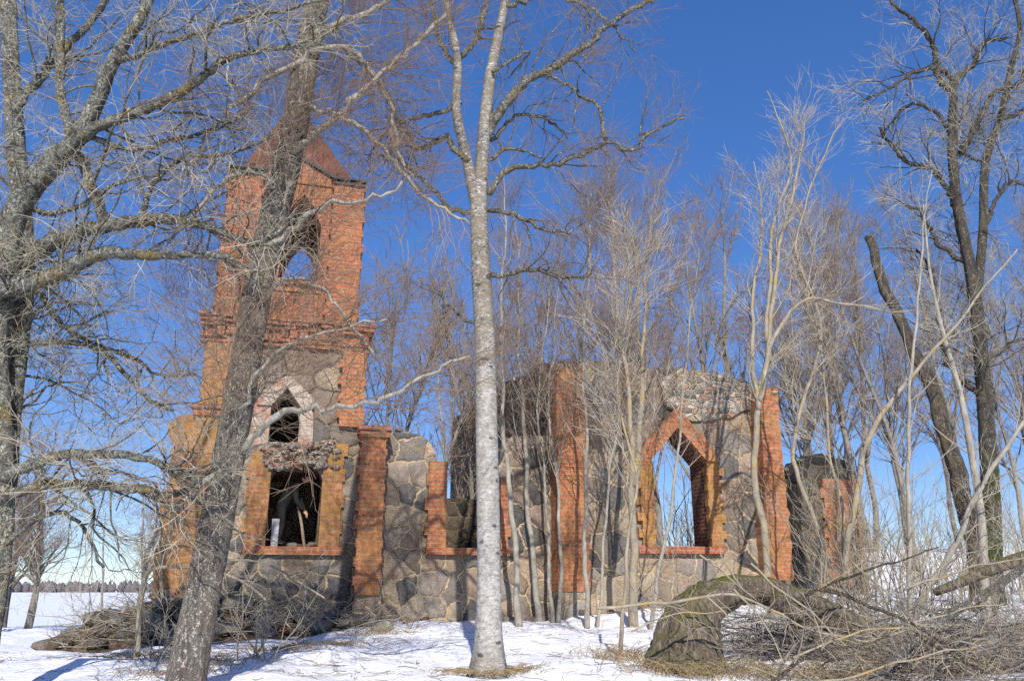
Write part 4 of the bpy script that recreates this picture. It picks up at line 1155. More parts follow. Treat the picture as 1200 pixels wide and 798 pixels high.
# snapped leaning trunk
Ys = 16.0
sb = at(1150, 720, Ys); sb[2] = ground(sb[0], sb[1]) - .05
sn = traced([(1150, 720), (1138, 610), (1122, 550), (1098, 480), (1072, 410), (1045, 350), (1026, 308), (1016, 280)], Ys, Ys + 1.2, 22, 9, base=sb)
make_tree('snapped_trunk', 'thick snapped dead trunk leaning left, its broken top bare against the sky', 'tree', [sn], [], (M['bark_snag'], M['bark_snag'], M['twig_dark']), 54,
          [dict(dens=4.0, absl=(.1, .4), ang=(.5, 1.2), npts=4, gnarl=.2, up=0, upc=0, rr=.6, rmin=.003)],
          trunk_grow=dict(dens=6, absl=(.1, .5), ang=(.6, 1.3), npts=5, gnarl=.2, up=0, upc=0, rr=.15, rmin=.004, tmin=.1), flare=.2, rough=.06, sides=16, kink=.03)
# long pole-like stems leaning right in the foreground
lb = ground_hit(1062, 745)
make_tree('leaning_sapling', 'grey stem leaning right out of the brush pile in the right foreground', 'young tree',
          [traced([(1062, 745), (1078, 709), (1101, 667), (1127, 611), (1150, 570), (1172, 532), (1195, 505), (1240, 440)], lb[1], lb[1] - .4, 8, 4, base=lb)], [],
          (M['bark_pale'], M['bark_pale'], M['twig_pale']), 55,
          [dict(dens=3.2, absl=(.2, .7), ang=(.4, 1.0), npts=6, gnarl=.16, up=.1, upc=.02, rr=.6, rmin=.003)],
          trunk_grow=dict(dens=3.0, absl=(.5, 1.6), ang=(.4, 1.1), npts=7, gnarl=.14, up=.2, upc=.03, rr=.5, rmin=.004, tmin=.1), flare=.1, rough=.02, sides=10, kink=.03)
q = at(975, 720, 14.0); q[2] = ground(q[0], q[1])
make_tree('leaning_sapling', 'long pale stem slanting right from the far pillar up across the snapped trunk', 'young tree',
          [traced([(985, 720), (1000, 560), (1020, 505), (1045, 465), (1078, 430), (1110, 385), (1150, 335), (1190, 290)], 14.0, 13.4, 8, 1.5, base=q)], [],
          (M['bark_tan'], M['bark_pale'], M['twig_pale']), 56,
          [dict(dens=3.2, absl=(.2, .7), ang=(.4, 1.0), npts=6, gnarl=.16, up=.1, upc=.02, rr=.6, rmin=.003)],
          trunk_grow=dict(dens=2.4, absl=(.5, 1.5), ang=(.4, 1.1), npts=7, gnarl=.14, up=.2, upc=.03, rr=.5, rmin=.004, tmin=.2), flare=.1, rough=.02, sides=10, kink=.03)
q = at(1062, 700, 13.0); q[2] = ground(q[0], q[1])
make_tree('young_tree', 'thin straight young tree crossing the snapped trunk', 'young tree',
          [traced([(1058, 720), (1062, 600), (1066, 480), (1072, 380), (1080, 280), (1092, 200)], 13.0, 13.3, 6, 1, base=q)], [],
          (M['bark_pale'], M['bark_pale'], M['twig']), 57,
          [dict(dens=3.0, absl=(.2, .8), ang=(.4, .9), npts=6, gnarl=.14, up=.1, upc=.02, rr=.6, rmin=.003), dict(dens=3, absl=(.15, .4), npts=4, rmin=.0028)],
          trunk_grow=dict(dens=2.6, absl=(.4, 1.4), ang=(.4, 1.0), npts=7, gnarl=.14, up=.2, upc=.03, rr=.5, rmin=.004, tmin=.25), flare=.1, rough=.02, sides=10, kink=.03)

# ------------------------------------------------------------------ background trees (prototypes, then copies)
def proto_tree(name, h, r0, seed, mats, label, cat, group, spread=.55, nl=1, dens=1.5, up=.35, dr=1.0, fan=.9):
    r = np.random.default_rng(seed)
    trunks = []
    for k in range(nl):
        a = r.uniform(0, 6.28); p = np.zeros((9, 3)); d = np.array([math.cos(a) * .12 * (k > 0), math.sin(a) * .12 * (k > 0), 1.0])
        for j in range(1, 9):
            d = d + np.append(r.normal(0, .06, 2), 0); d /= np.linalg.norm(d)
            p[j] = p[j - 1] + d * h * (1 if k == 0 else r.uniform(.7, 1)) / 8
        p += np.append(r.normal(0, .12, 2) * (k > 0), 0)
        trunks.append((p, np.linspace(r0 * (1 if k == 0 else .75), r0 * .14, 9)))
    return make_tree(name, label, cat, trunks, [], mats, seed,
                     [dict(dens=dens * 1.5, lf=(.25, .55), ang=(.35, .85), npts=7, gnarl=.12, up=.12, upc=.02, rr=.6, rmin=.010, mi=0, tmin=.15),
                      dict(dens=dens * 3.6, lf=(.3, .6), ang=(.35, .8), npts=5, gnarl=.12, up=.08, upc=.0, rr=.6, rmin=.0065 * dr, tmin=.1),
                      dict(dens=dens * 5.0, absl=(.25, .8), ang=(.35, .8), npts=4, gnarl=.1, up=.05, upc=.0, rr=.6, rmin=.005 * dr, tmin=.1)],
                     trunk_grow=dict(dens=dens * 1.7, lf=(spread * .6, spread), ang=(.45, fan), npts=9, gnarl=.1, up=up, upc=.035, rr=.5, rmin=.016, tmin=.22), group=group, flare=.3, rough=.04, sides=9)

def plant_copies(proto, spots, first_at=True):
    for i, (x, y, s, rz) in enumerate(spots):
        o = proto if i == 0 else copy_tree(proto)
        o.location = (x, y, float(ground(x, y)) - .1)
        o.scale = (s, s, s)
        o.rotation_euler = (0, 0, rz)

def spot(px, Y, s, rz): 
    return ((px - CX) / FPX * Y * 1.02, Y, s, rz)
BM = (M['bark_back'], M['bark_back'], M['twig_red'])
BD = (M['bark_oak'], M['bark_oak'], M['twig_dark'])
pA = proto_tree('bare_tree', 11.0, .13, 101, BM, 'tall bare tree with fine reddish twigs standing behind the nave wall', 'tree', 'bare trees behind the nave', .5, 1, 1.3)
plant_copies(pA, [spot(700, 28, 1.38, 0), spot(770, 30, 1.32, 1.1), spot(650, 33, 1.25, 2.3), spot(812, 27.5, 1.15, 3.1), spot(610, 31, 1.1, 4.4), spot(735, 35, 1.6, 5.2), spot(880, 33, 1.45, .4)])
pB = proto_tree('bare_tree', 12.0, .115, 102, BM, 'bare dark stemmed tree in the wood behind the right end of the ruin', 'tree', 'bare trees of the right hand wood', .52, 2, 1.15)
plant_copies(pB, [spot(930, 29, 1.15, .3), spot(1000, 33, 1.35, 1.9), spot(1050, 28, 1.0, 3.3), spot(1110, 35, 1.25, 4.0), spot(1180, 29, 1.0, 5.1), spot(1230, 36, 1.2, 2.5), spot(970, 42, 1.6, .9)])
pC = proto_tree('young_bare_tree', 8.5, .075, 103, BM, 'slender young bare tree behind the wing wall between tower and birch', 'young tree', 'young trees between tower and birch', .34, 1, 1.7, .55)
plant_copies(pC, [spot(452, 23.5, 1.05, 0), spot(478, 25, 1.25, 1.2), spot(505, 24, 1.1, 2.6), spot(530, 26, 1.35, 3.6), spot(548, 24.5, 1.2, 4.9), spot(590, 26.5, 1.45, 5.7), spot(466, 29, 1.4, 2.1)])
pD = proto_tree('lakeside_tree', 7.5, .12, 104, BM, 'bare spreading tree on the snow field left of the tower', 'tree', 'lakeside trees left of the tower', .6, 2, 1.7, .2, 1.0, 1.2)
plant_copies(pD, [spot(20, 22, .78, .4), spot(75, 26, .82, 2.0), spot(-25, 28, 1.0, 3.5), spot(48, 34, .95, 4.5)])
pE = proto_tree('distant_tree', 8.0, .14, 105, BM, 'distant bare round crowned tree at the edge of the snow field by the tower', 'tree', None, .7, 2, 1.3, .2, 1.6, 1.2)
plant_copies(pE, [spot(190, 62, 1.0, .5)])
# thin saplings in the snow at left
for (sp, w, sd, lb_) in (([(119, 725), (120, 680), (121, 640), (123, 600)], 3, 61, 'thin single whip of a sapling in the snow left of the rubble mound'),
                        ([(167, 708), (166, 660), (167, 610), (168, 570)], 3, 62, 'thin dark whip of a sapling beside the tower corner')):
    sapling('whip_sapling', lb_, sp, w, 1, (M['bark_back'], M['bark_back'], M['twig']), sd, None, .9, (.2, .6), None, None, .6, .3)

# ------------------------------------------------------------------ bushes and thicket
def make_bush(name, label, seed, n, h, mats, cat='bush', group=None, lean=.5, r0=.012, dens=2.6, at_=(0, 0, 0), rmin=.0035):
    r = np.random.default_rng(seed)
    root = empty(name, at_, label, cat, group)
    P = np.zeros((n, 9, 3)); ang = r.uniform(0, 6.28, n)
    d = np.stack([np.cos(ang) * lean * r.random(n), np.sin(ang) * lean * r.random(n), np.ones(n)], 1)
    P[:, 0] = np.stack([r.normal(0, .12, n), r.normal(0, .12, n), np.full(n, -.05)], 1)
    ln = h * r.uniform(.5, 1.05, n)
    for j in range(1, 9):
        d = d + r.normal(0, .13, (n, 3)); d /= np.linalg.norm(d, axis=1, keepdims=True)
        P[:, j] = P[:, j - 1] + d * (ln / 8)[:, None]
    R = (r0 * r.uniform(.6, 1.3, n))[:, None] * np.linspace(1, .3, 9)[None]
    nm = NM(); nm.tubes(P, R, 5, 0)
    nm.build('stems', mats[0], root)
    nm = NM()
    a = grow(P, R, r, dens, lf=(.2, .5), ang=(.4, .95), npts=6, gnarl=.15, up=.15, upc=.02, rr=.6, rmin=rmin * 1.3)
    nm.tubes(*a, 3, 0)
    b = grow(*a, r, dens * 1.5, absl=(.12, .5), ang=(.4, .9), npts=4, gnarl=.13, up=.05, upc=.0, rr=.6, rmin=rmin)
    nm.tubes(*b, 3, 0)
    nm.build('twigs', mats[1], root)
    return root
tk = make_bush('thicket_bush', 'tangled leafless bush in the thicket between the far pillar and the right edge', 201, 13, 3.2, (M['bark_tan'], M['twig']), 'bush', 'bushes of the right hand thicket', .7)
tspots = [(940, 16.5), (985, 17), (1020, 15.5), (1045, 19), (1085, 16), (1120, 14.5), (1150, 17.5), (1185, 15), (1215, 13.5), (1000, 13.5), (1060, 13), (1110, 19.5), (960, 14.2), (1180, 20), (1030, 22), (1090, 24), (1140, 22.5), (1190, 25), (985, 25), (795, 25.5), (818, 27.5), (778, 30), (808, 31)]
for i, (px, Y) in enumerate(tspots):
    o = tk if i == 0 else copy_tree(tk)
    x = (px - CX) / FPX * Y * 1.04
    o.location = (x, Y, float(ground(x, Y))); o.rotation_euler = (0, 0, i * 1.37)
    s = (.72 + .33 * ((i * 7) % 5) / 4) * (1.75 if i > 18 else 1); o.scale = (s, s, s)
fb = make_bush('foreground_bush', 'dense pale twiggy bush at the foot of the leaning tree', 203, 12, 1.3, (M['bark_tan'], M['twig_pale']), 'bush', None, 1.3, .009, 4.2, rmin=.0026)
q = ground_hit(300, 772); fb.location = q
fb2 = make_bush('foreground_bush', 'straggling low bush on the rubble under the tower window', 204, 10, 1.2, (M['bark_tan'], M['twig_pale']), 'bush', None, 1.2, .008, 3.6, rmin=.0028)
q = ground_hit(365, 745); fb2.location = q
fb3 = make_bush('foreground_bush', 'low scrubby bush left of the leaning trunk on the mound edge', 205, 10, 1.1, (M['bark_tan'], M['twig_pale']), 'bush', None, 1.1, .008, 3.4, rmin=.0026)
q = ground_hit(185, 775); fb3.location = q
fb4 = make_bush('thin_bush', 'thin leafless bush against the wing wall right of the tower pier', 206, 6, 2.0, (M['bark_tan'], M['twig']), 'bush', None, .6, .008, 2.4)
fb4.location = ground_hit(480, 735)
fb5 = make_bush('thin_bush', 'reddish leafless bush under the pointed nave window', 207, 9, 2.2, (M['bark_tan'], M['twig_pale']), 'bush', None, .9, .010, 2.6)
fb5.location = ground_hit(800, 742)
# arching lichen-yellow shrub in front of the leaning trunk
q = ground_hit(161, 768)
Ya = q[1]
make_tree('arching_shrub', 'arching dead shrub with yellow lichen left of the leaning trunk', 'shrub',
          [traced([(161, 770), (163, 720), (168, 690), (176, 668), (212, 664), (262, 672), (300, 692), (340, 735)], Ya, Ya - .8, 6, 2, base=q),
           traced([(168, 690), (172, 650), (190, 610), (200, 560), (215, 520)], Ya, Ya - .2, 5, 2),
           traced([(176, 668), (210, 640), (250, 655), (310, 660), (380, 700)], Ya, Ya - 1.0, 4, 2),
           traced([(190, 700), (188, 660), (196, 640), (200, 600)], Ya - .1, Ya - .2, 4, 2)], [],
          (M['bark_tan'], M['bark_tan'], M['twig_pale']), 71,
          [dict(dens=4.2, absl=(.15, .6), ang=(.4, 1.0), npts=6, gnarl=.18, up=.0, upc=-.02, rr=.6, rmin=.003)],
          trunk_grow=dict(dens=5.0, absl=(.3, 1.0), ang=(.4, 1.2), npts=6, gnarl=.16, up=.1, upc=-.02, rr=.5, rmin=.004, tmin=.1), flare=.2, rough=.03, sides=8)

# ------------------------------------------------------------------ fallen trunk and brush pile at right
q = ground_hit(795, 782); Yf = q[1]
P, R = traced([(800, 806), (803, 775), (809, 745), (820, 718), (842, 698), (872, 690), (912, 696), (960, 718), (1010, 746), (1060, 775)], Yf, Yf + 1.0, 84, 34)
R = R * np.array([1.22, 1.12, 1.03, .90, .70, .56, .52, .56, .66, .85])
P[0][2] = ground(P[0][0], P[0][1]) - .2
ft = empty('fallen_tree', P[0], 'huge rotten fallen tree trunk arching over the snow with moss on top', 'fallen tree')
Q, S = spline(P, R, .07)
r8 = np.random.default_rng(8)
nm = NM(); trunk_tube(nm, Q, S, 34, .10, 0, r8); nm.build('trunk', M['bark_fallen'], ft, P[0])
for sp, a, b in (([(850, 692), (890, 688), (930, 697), (980, 716), (1030, 742)], 24, 12), ([(905, 700), (945, 730), (972, 765), (985, 800)], 22, 14)):
    P2, R2 = traced(sp, Yf + .47, Yf + .8, a, b); Q2, S2 = spline(P2, R2, .08)
    nm = NM(); trunk_tube(nm, Q2, S2, 14, .07, 0, r8); nm.build('limb', M['bark_fallen'], ft, P[0])
P3, R3 = traced([(1222, 648), (1180, 660), (1140, 676), (1095, 694)], 11.5, 12.0, 19, 9)
fl = empty('fallen_log', P3[0], 'bleached mossy log lying across the thicket at the right edge', 'log')
Q3, S3 = spline(P3, R3, .08); nm = NM(); trunk_tube(nm, Q3, S3, 16, .06, 0, r8); nm.build('log', M['bark_fallen'], fl, P3[0])
P4, R4 = traced([(1022, 800), (1063, 757), (1110, 722), (1146, 701), (1215, 655)], 9.2, 10.4, 11, 9)
fl2 = empty('fallen_pole', P4[0], 'bare grey pole slanting up to the right edge in the right foreground', 'branch')
Q4, S4 = spline(P4, R4, .1); nm = NM(); trunk_tube(nm, Q4, S4, 12, .03, 0, r8); nm.build('stem', M['bark_lean'], fl2, P4[0])
# individual fallen branches
fbr = [([(700, 712), (770, 708), (840, 690), (870, 692), (930, 730), (1000, 752), (1060, 742)], 9.6, 9.4, 9, 5), ([(870, 690), (850, 660), (845, 640)], 9.6, 9.6, 6, 3),
       ([(830, 700), (850, 720), (860, 735), (890, 725)], 9.3, 9.2, 5, 3), ([(905, 800), (950, 770), (1000, 758), (1050, 752)], 9.0, 9.3, 7, 4),
       ([(880, 660), (930, 700), (985, 745), (1030, 780)], 9.6, 9.2, 6, 3), ([(960, 690), (1010, 700), (1080, 740), (1150, 775)], 9.8, 9.3, 7, 4),
       ([(930, 770), (1000, 745), (1080, 720), (1180, 700)], 9.3, 10.0, 6, 4), ([(1080, 745), (1110, 765), (1150, 785)], 9.3, 9.2, 8, 5),
       ([(860, 690), (900, 740), (915, 790)], 9.4, 9.1, 5, 3), ([(1000, 660), (1040, 700), (1070, 750)], 10, 9.5, 5, 3), ([(740, 740), (790, 715), (850, 712)], 9.3, 9.4, 4, 3),
       ([(950, 800), (1010, 790), (1090, 770), (1180, 765)], 9.0, 9.2, 6, 4), ([(1060, 690), (1130, 660), (1200, 655)], 11, 11, 6, 4), ([(900, 715), (960, 690), (1030, 670), (1100, 640)], 10.2, 11, 6, 3),
       ([(820, 650), (850, 672), (880, 700)], 9.6, 9.5, 5, 3), ([(1090, 800), (1130, 750), (1190, 720)], 9.2, 9.8, 6, 4)]
for i, (sp, ya, yb, a, b) in enumerate(fbr):
    P5, R5 = traced(sp, ya, yb, a * (.75 if i in (3, 5, 7, 13, 15) else .45), b * .4)
    make_tree('fallen_branch', 'dead branch tangled in the brush around the fallen trunk', 'branch', [(P5, R5)], [], ((M['bark_snag'] if i in (3, 5, 7, 13, 15) else M['bark_tan']), M['bark_tan'], M['twig_pale']), 300 + i,
              [dict(dens=3.0, absl=(.1, .4), ang=(.4, 1.0), npts=5, gnarl=.18, up=.0, upc=0, rr=.6, rmin=.003)],
              trunk_grow=dict(dens=6.0, absl=(.2, .9), ang=(.4, 1.2), npts=6, gnarl=.18, up=.0, upc=0, rr=.5, rmin=.004, tmin=.1), group='fallen branches in the brush pile', flare=0, rough=.03, sides=8, kink=.045)
# brush: a mass of dead twigs
nm = NM()
n = 1500
px = rng.uniform(840, 1230, n); Y = rng.uniform(9.2, 13.5, n)
clear = (px < 995) & (Y < 11.3)
Y = np.where(clear & (rng.random(n) < .93), rng.uniform(11.3, 13.8, n), Y)
st = np.zeros((n, 7, 3))
d = rng.normal(0, 1, (n, 3)); d[:, 2] = np.abs(d[:, 2]) * .28 * (rng.random(n) * 1.5); d /= np.linalg.norm(d, axis=1, keepdims=True)
x0 = (px - CX) / FPX * Y * 1.04
st[:, 0] = np.stack([x0, Y, ground(x0, Y) + np.abs(rng.normal(0, .22, n))], 1)
ln = rng.uniform(.5, 1.8, n)
for j in range(1, 7):
    d = d + rng.normal(0, .16, (n, 3)); d[:, 2] -= .04; d /= np.linalg.norm(d, axis=1, keepdims=True)
    st[:, j] = st[:, j - 1] + d * (ln / 6)[:, None]
st[:, :, 2] = np.maximum(st[:, :, 2], ground(st[:, :, 0], st[:, :, 1]) + .01)
rr0 = (.0028 + .017 * rng.random(n) ** 5)[:, None] * np.linspace(1, .35, 7)[None]
nm.tubes(st, rr0, 4, 0)
a = grow(st, rr0, rng, 2.6, absl=(.15, .6), ang=(.4, 1.1), npts=5, gnarl=.16, up=.1, upc=0, rr=.6, rmin=.003)
nm.tubes(*a, 3, 1)
b = grow(*a, rng, 2.4, absl=(.1, .35), ang=(.4, 1.0), npts=4, gnarl=.14, up=.05, upc=0, rr=.6, rmin=.0026)
nm.tubes(*b, 3, 2)
tag(nm.build('brush_pile', [M['bark_back'], M['twig'], M['twig_dark']]), 'tangled brush of dead twigs around and behind the fallen trunk', 'brush', None, 'stuff')
# brush along the tower rubble
nm = NM()
n = 700
u = np.where(np.arange(n) < 150, tL2 - .1 + rng.normal(0, .65, n), rng.uniform(tL2 - 1.6, tR2 + .6, n)); v = -np.abs(rng.normal(.6, .6, n))
st = np.zeros((n, 6, 3)); 
st[:, 0, 0] = OR[0] + DX[0] * u + DI[0] * v; st[:, 0, 1] = OR[1] + DX[1] * u + DI[1] * v
st[:, 0, 2] = ground(st[:, 0, 0], st[:, 0, 1]) + np.array([HEAP(*p) for p in st[:, 0, :2]]) + rng.uniform(0, .12, n)
d = rng.normal(0, 1, (n, 3)); d[:, 2] = np.abs(d[:, 2]) * .3; d /= np.linalg.norm(d, axis=1, keepdims=True); ln = rng.uniform(.3, 1.0, n)
for j in range(1, 6):
    d = d + rng.normal(0, .14, (n, 3)); d /= np.linalg.norm(d, axis=1, keepdims=True); st[:, j] = st[:, j - 1] + d * (ln / 5)[:, None]
rr0 = rng.uniform(.004, .012, n)[:, None] * np.linspace(1, .35, 6)[None]
nm.tubes(st, rr0, 4, 0)
a = grow(st, rr0, rng, 2.6, absl=(.15, .5), npts=5, gnarl=.16, up=.1, upc=0, rr=.6, rmin=.0035); nm.tubes(*a, 3, 1)
tag(nm.build('dead_twigs', [M['twig'], M['twig_dark']]), 'dead twigs lying over the rubble along the tower foot', 'twigs', None, 'stuff')

# dry grass and twigs on the snow
def blades(name, label, pts, h, seed, mat, lean=.9, w=.004):
    r = np.random.default_rng(seed); n = len(pts)
    P = np.zeros((n, 4, 3)); P[:, 0] = pts
    a = r.uniform(0, 6.28, n); d = np.stack([np.cos(a) * lean, np.sin(a) * lean, np.ones(n)], 1); d /= np.linalg.norm(d, axis=1, keepdims=True)
    ln = r.uniform(h * .4, h, n)
    for j in range(1, 4):
        P[:, j] = P[:, j - 1] + d * (ln / 3)[:, None]
        d = d + np.array([0, 0, -.45]) + r.normal(0, .12, (n, 3)); d /= np.linalg.norm(d, axis=1, keepdims=True)
    P[:, :, 2] = np.maximum(P[:, :, 2], ground(P[:, :, 0], P[:, :, 1]) + .006)
    nm = NM(); nm.tubes(P, np.full((n, 4), w) * np.array([1, .9, .7, .2])[None], 3)
    return tag(nm.build(name, mat), label, 'grass', None, 'stuff')
def ring(cx, cy, n, s, seed, sx=1.0):
    r = np.random.default_rng(seed)
    x = cx + r.normal(0, s * sx, n); y = cy + r.normal(0, s, n)
    return np.stack([x, y, ground(x, y)], 1)
blades('dry_grass', 'dry yellow grass ring around the birch foot', np.concatenate([ring(b2[0], b2[1] - .03, 520, .15, 1, 1.5), ring(b2[0] - .28, b2[1] - .12, 160, .14, 2, 1.8), ring(b2[0] + .3, b2[1] - .05, 120, .12, 3, 1.8)]), .20, 1, M['grass'], 1.6)
g2 = np.concatenate([ring(*ground_hit(px_, py_)[:2], 230, .22, i + 5, 1.6) for i, (px_, py_) in enumerate(((740, 772), (790, 790), (850, 792), (910, 795), (975, 796), (1050, 790), (1120, 792), (1000, 770), (1090, 770), (1165, 780)))])
blades('dry_grass', 'dry grass and weeds along the foot of the fallen trunk', g2, .42, 2, M['grass'], .8)
g3 = np.concatenate([ring(*ground_hit(px_, py_)[:2], 200, .2, i + 25, 1.5) for i, (px_, py_) in enumerate(((170, 770), (205, 790), (240, 775), (330, 762), (390, 757), (440, 742)))])
blades('dry_grass', 'dry grass poking through the snow by the rubble', g3, .25, 3, M['grass'], 1.0)
nm = NM()
n = 900
x = rng.uniform(-8, 4.5, n); y = rng.uniform(8.2, 19, n)
a = rng.uniform(0, 6.28, n); ln = rng.uniform(.06, .45, n)
P = np.zeros((n, 4, 3))
for j in range(4):
    P[:, j, 0] = x + np.cos(a) * ln * j / 3 + rng.normal(0, .012, n); P[:, j, 1] = y + np.sin(a) * ln * j / 3 + rng.normal(0, .012, n)
    P[:, j, 2] = ground(P[:, j, 0], P[:, j, 1]) + .015 + rng.uniform(0, .03, n)
nm.tubes(P, rng.uniform(.002, .006, n)[:, None] * np.ones((1, 4)), 3)
tag(nm.build('fallen_twigs', M['twig_dark']), 'small twigs scattered over the snow', 'twigs', None, 'stuff')

# ------------------------------------------------------------------ person in the lower tower window
def skin_mesh(name, joints, edges, radii, mat, parent, levels=2, root=0):
    me = bpy.data.meshes.new(name)
    me.from_pydata([tuple(j) for j in joints], edges, [])
    o = bpy.data.objects.new(name, me); COL.objects.link(o)
    o.modifiers.new('skin', 'SKIN')
    sv = me.skin_vertices[0].data
    for i, v in enumerate(sv):
        rr = radii[i]; v.radius = rr if isinstance(rr, tuple) else (rr, rr); v.use_root = (i == root)
    ss = o.modifiers.new('sub', 'SUBSURF'); ss.levels = levels; ss.render_levels = levels
    dg = bpy.context.evaluated_depsgraph_get(); dg.update()
    m2 = bpy.data.meshes.new_from_object(o.evaluated_get(dg))
    bpy.data.objects.remove(o)
    for p in m2.polygons: p.use_smooth = True
    m2.materials.clear(); m2.materials.append(mat)
    return link(bpy.data.objects.new(name, m2), parent)

pz = lo_b + .02
fx = X(327, 636, .45)
person = empty('person', wpt(fx, .45, pz), 'person in black coat and cap bending over inside the lower tower window', 'person', None, TH)
# local: +x to the right along the wall, -y towards the camera; bent forward to the right, looking down
J = {'pel': (0.0, 0, .80), 'sp': (.07, 0, .98), 'ch': (.20, 0, 1.17), 'nk': (.33, -.02, 1.30), 'hd0': (.40, -.03, 1.345),
     'hl': (-.01, -.09, .77), 'hr': (-.01, .09, .77), 'kl': (.03, -.10, .43), 'kr': (.05, .12, .43), 'al': (-.02, -.10, .09), 'ar': (.0, .13, .09), 'tl': (.15, -.12, .04), 'tr': (.17, .15, .04),
     'sl': (.23, -.19, 1.18), 'sr': (.23, .17, 1.19), 'el': (.28, -.24, .90), 'er': (.36, .18, .93), 'wl': (.44, -.20, .72), 'wr': (.48, .06, .72)}
K = list(J); I = {k: i for i, k in enumerate(K)}
E = [('pel', 'sp'), ('sp', 'ch'), ('ch', 'nk'), ('nk', 'hd0'), ('pel', 'hl'), ('pel', 'hr'), ('hl', 'kl'), ('hr', 'kr'), ('kl', 'al'), ('kr', 'ar'), ('al', 'tl'), ('ar', 'tr'),
     ('ch', 'sl'), ('ch', 'sr'), ('sl', 'el'), ('sr', 'er'), ('el', 'wl'), ('er', 'wr')]
Rd = {'pel': (.15, .16), 'sp': (.15, .15), 'ch': (.155, .17), 'nk': .065, 'hd0': .055, 'hl': .105, 'hr': .105, 'kl': .072, 'kr': .072, 'al': .055, 'ar': .055, 'tl': .045, 'tr': .045,
      'sl': .082, 'sr': .082, 'el': .06, 'er': .06, 'wl': .042, 'wr': .042}
skin_mesh('body', [J[k] for k in K], [(I[a], I[b]) for a, b in E], [Rd[k] for k in K], M['black_cloth'], person)
# head with face, turned down and to the right
def head(parent, c, tilt):
    bm = bmesh.new()
    bmesh.ops.create_uvsphere(bm, u_segments=28, v_segments=20, radius=1)
    for v in bm.verts:
        x, y, z = v.co
        x2 = x * .095; y2 = y * .075; z2 = z * .118
        if z < 0: x2 *= 1 - .18 * z * z; y2 *= 1 + .28 * z
        if x > 0:
            x2 += .026 * math.exp(-(y / .16) ** 2 - ((z + .12) / .18) ** 2)          # nose
            x2 -= .010 * math.exp(-((abs(y) - .36) / .16) ** 2 - ((z - .10) / .12) ** 2)  # eye sockets
            x2 += .007 * math.exp(-(y / .3) ** 2 - ((z + .48) / .07) ** 2)             # lips
            x2 += .010 * math.exp(-(y / .3) ** 2 - ((z + .82) / .14) ** 2)             # chin
        v.co = (x2, y2, z2)
    mt = Matrix.Translation(c) @ Matrix.Rotation(tilt, 4, 'Y')
    bmesh.ops.transform(bm, matrix=mt, verts=bm.verts)
    h = finish('head', bm, M['skin'], parent, True)
    for s in (-1, 1):
        bm = bmesh.new(); bmesh.ops.create_uvsphere(bm, u_segments=10, v_segments=8, radius=1)
        for v in bm.verts: v.co = Vector((v.co.x * .018 - .005, v.co.y * .008 + s * .077, v.co.z * .032 - .008))
        bmesh.ops.transform(bm, matrix=mt, verts=bm.verts); finish('ear', bm, M['skin'], h, True)
        bm = bmesh.new(); bmesh.ops.create_uvsphere(bm, u_segments=10, v_segments=8, radius=.010)
        for v in bm.verts: v.co += Vector((.083, s * .028, .012))
        bmesh.ops.transform(bm, matrix=mt, verts=bm.verts); finish('eye', bm, M['hair'], h, True)
    # knitted cap with a peak
    bm = bmesh.new(); bmesh.ops.create_uvsphere(bm, u_segments=24, v_segments=16, radius=1)
    for v in bm.verts:
        z = max(v.co.z, .22)
        v.co = Vector((v.co.x * .106, v.co.y * .086, z * .132))
    bmesh.ops.remove_doubles(bm, verts=bm.verts, dist=.0005)
    q = [bm.verts.new(p) for p in ((.085, -.06, .034), (.165, -.035, .022), (.165, .035, .022), (.085, .06, .034), (.085, -.06, .046), (.165, -.035, .032), (.165, .035, .032), (.085, .06, .046))]
    for f in ((3, 2, 1, 0), (4, 5, 6, 7), (0, 1, 5, 4), (1, 2, 6, 5), (2, 3, 7, 6), (3, 0, 4, 7)): bm.faces.new([q[i] for i in f])
    bmesh.ops.transform(bm, matrix=mt, verts=bm.verts); finish('cap', bm, M['black_cloth'], parent, True)
    bm = bmesh.new(); bmesh.ops.create_uvsphere(bm, u_segments=18, v_segments=12, radius=1)
    for v in bm.verts: v.co = Vector((min(v.co.x, .15) * .099 - .006, v.co.y * .080, v.co.z * .10 + .012))
    bmesh.ops.transform(bm, matrix=mt, verts=bm.verts); finish('hair', bm, M['hair'], parent, True)
head(person, Vector((.46, -.03, 1.41)), .75)
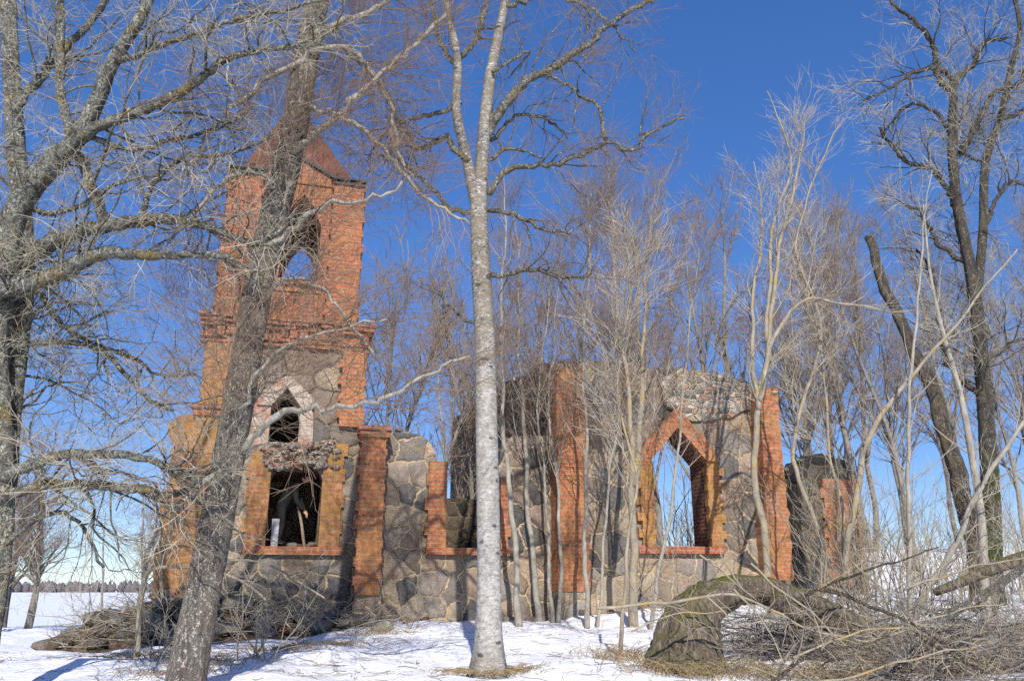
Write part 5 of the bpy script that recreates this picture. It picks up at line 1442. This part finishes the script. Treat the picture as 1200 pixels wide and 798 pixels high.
def hand(parent, w, d, side):
    w = Vector(w); d = Vector(d).normalized(); s = Vector((0, 1, 0)).cross(d).normalized() if abs(d.y) < .9 else Vector((1, 0, 0)); n = d.cross(s)
    js = [w, w + d * .045, w + d * .085]; ed = [(0, 1), (1, 2)]; rd = [(.024, .030), (.020, .040), (.014, .036)]
    for i, (o, L) in enumerate(((-.030, .062), (-.010, .072), (.010, .068), (.029, .052))):
        a = w + d * .092 + n * o; k = len(js)
        js += [a, a + d * L * .5 + s * .012, a + d * L * .85 + s * .035]; ed += [(2, k), (k, k + 1), (k + 1, k + 2)]; rd += [.0095, .0085, .0075]
    k = len(js); js += [w + d * .03 + n * side * .040, w + d * .06 + n * side * .058 + s * .015, w + d * .085 + n * side * .056 + s * .03]; ed += [(0, k), (k, k + 1), (k + 1, k + 2)]; rd += [.012, .0105, .009]
    skin_mesh('hand', js, ed, rd, M['skin'], parent, 1)
hand(person, J['wl'], (.55, .05, -.8), 1)
hand(person, J['wr'], (.45, -.05, -.85), -1)
# what stands with him in the window
bm = bmesh.new(); box(bm, X(318, 625, .3) - .0, X(318, 625, .3) + .14, .28, .31, lo_b + .0, lo_b + .56, .006)
o = finish('white_board', bm, M['white_board'], None)
o.location = RUIN; o.rotation_euler = (0, 0, TH); tag(o, 'small dirty white board standing on the sill at the left of the person', 'board')
P, R = traced([(356, 633), (354, 608), (349, 588)], 17.0, 17.15, 3.4, 3)
P = np.array([wpt(X(357, 636, .3), .3, lo_b), wpt(X(353, 612, .3), .33, Z(353, 612, .3)), wpt(X(349, 592, .35), .38, Z(349, 592, .35))])
nm = NM(); Q, S = spline(P, np.array([.032, .030, .026]), .05); trunk_tube(nm, Q, S, 10, .04); o = nm.build('wooden_post', M['wood'])
tag(o, 'short weathered wooden post in the window right of the person', 'post')
for i, (px_, py_, s) in enumerate(((342, 636, .10), (366, 637, .12), (350, 638, .07), (372, 634, .10))):
    o = bpy.data.objects.new('rubble_stone', stone_mesh('rubble_stone', 90 + i)); o.data.materials.append(M['rubble'])
    o.location = wpt(X(px_, py_, .2), .2, lo_b + s * .4); o.scale = (s * 1.2, s, s * .8)
    tag(link(o), 'rough stone lying on the lower tower window sill', 'stone', 'stones on the window sill')
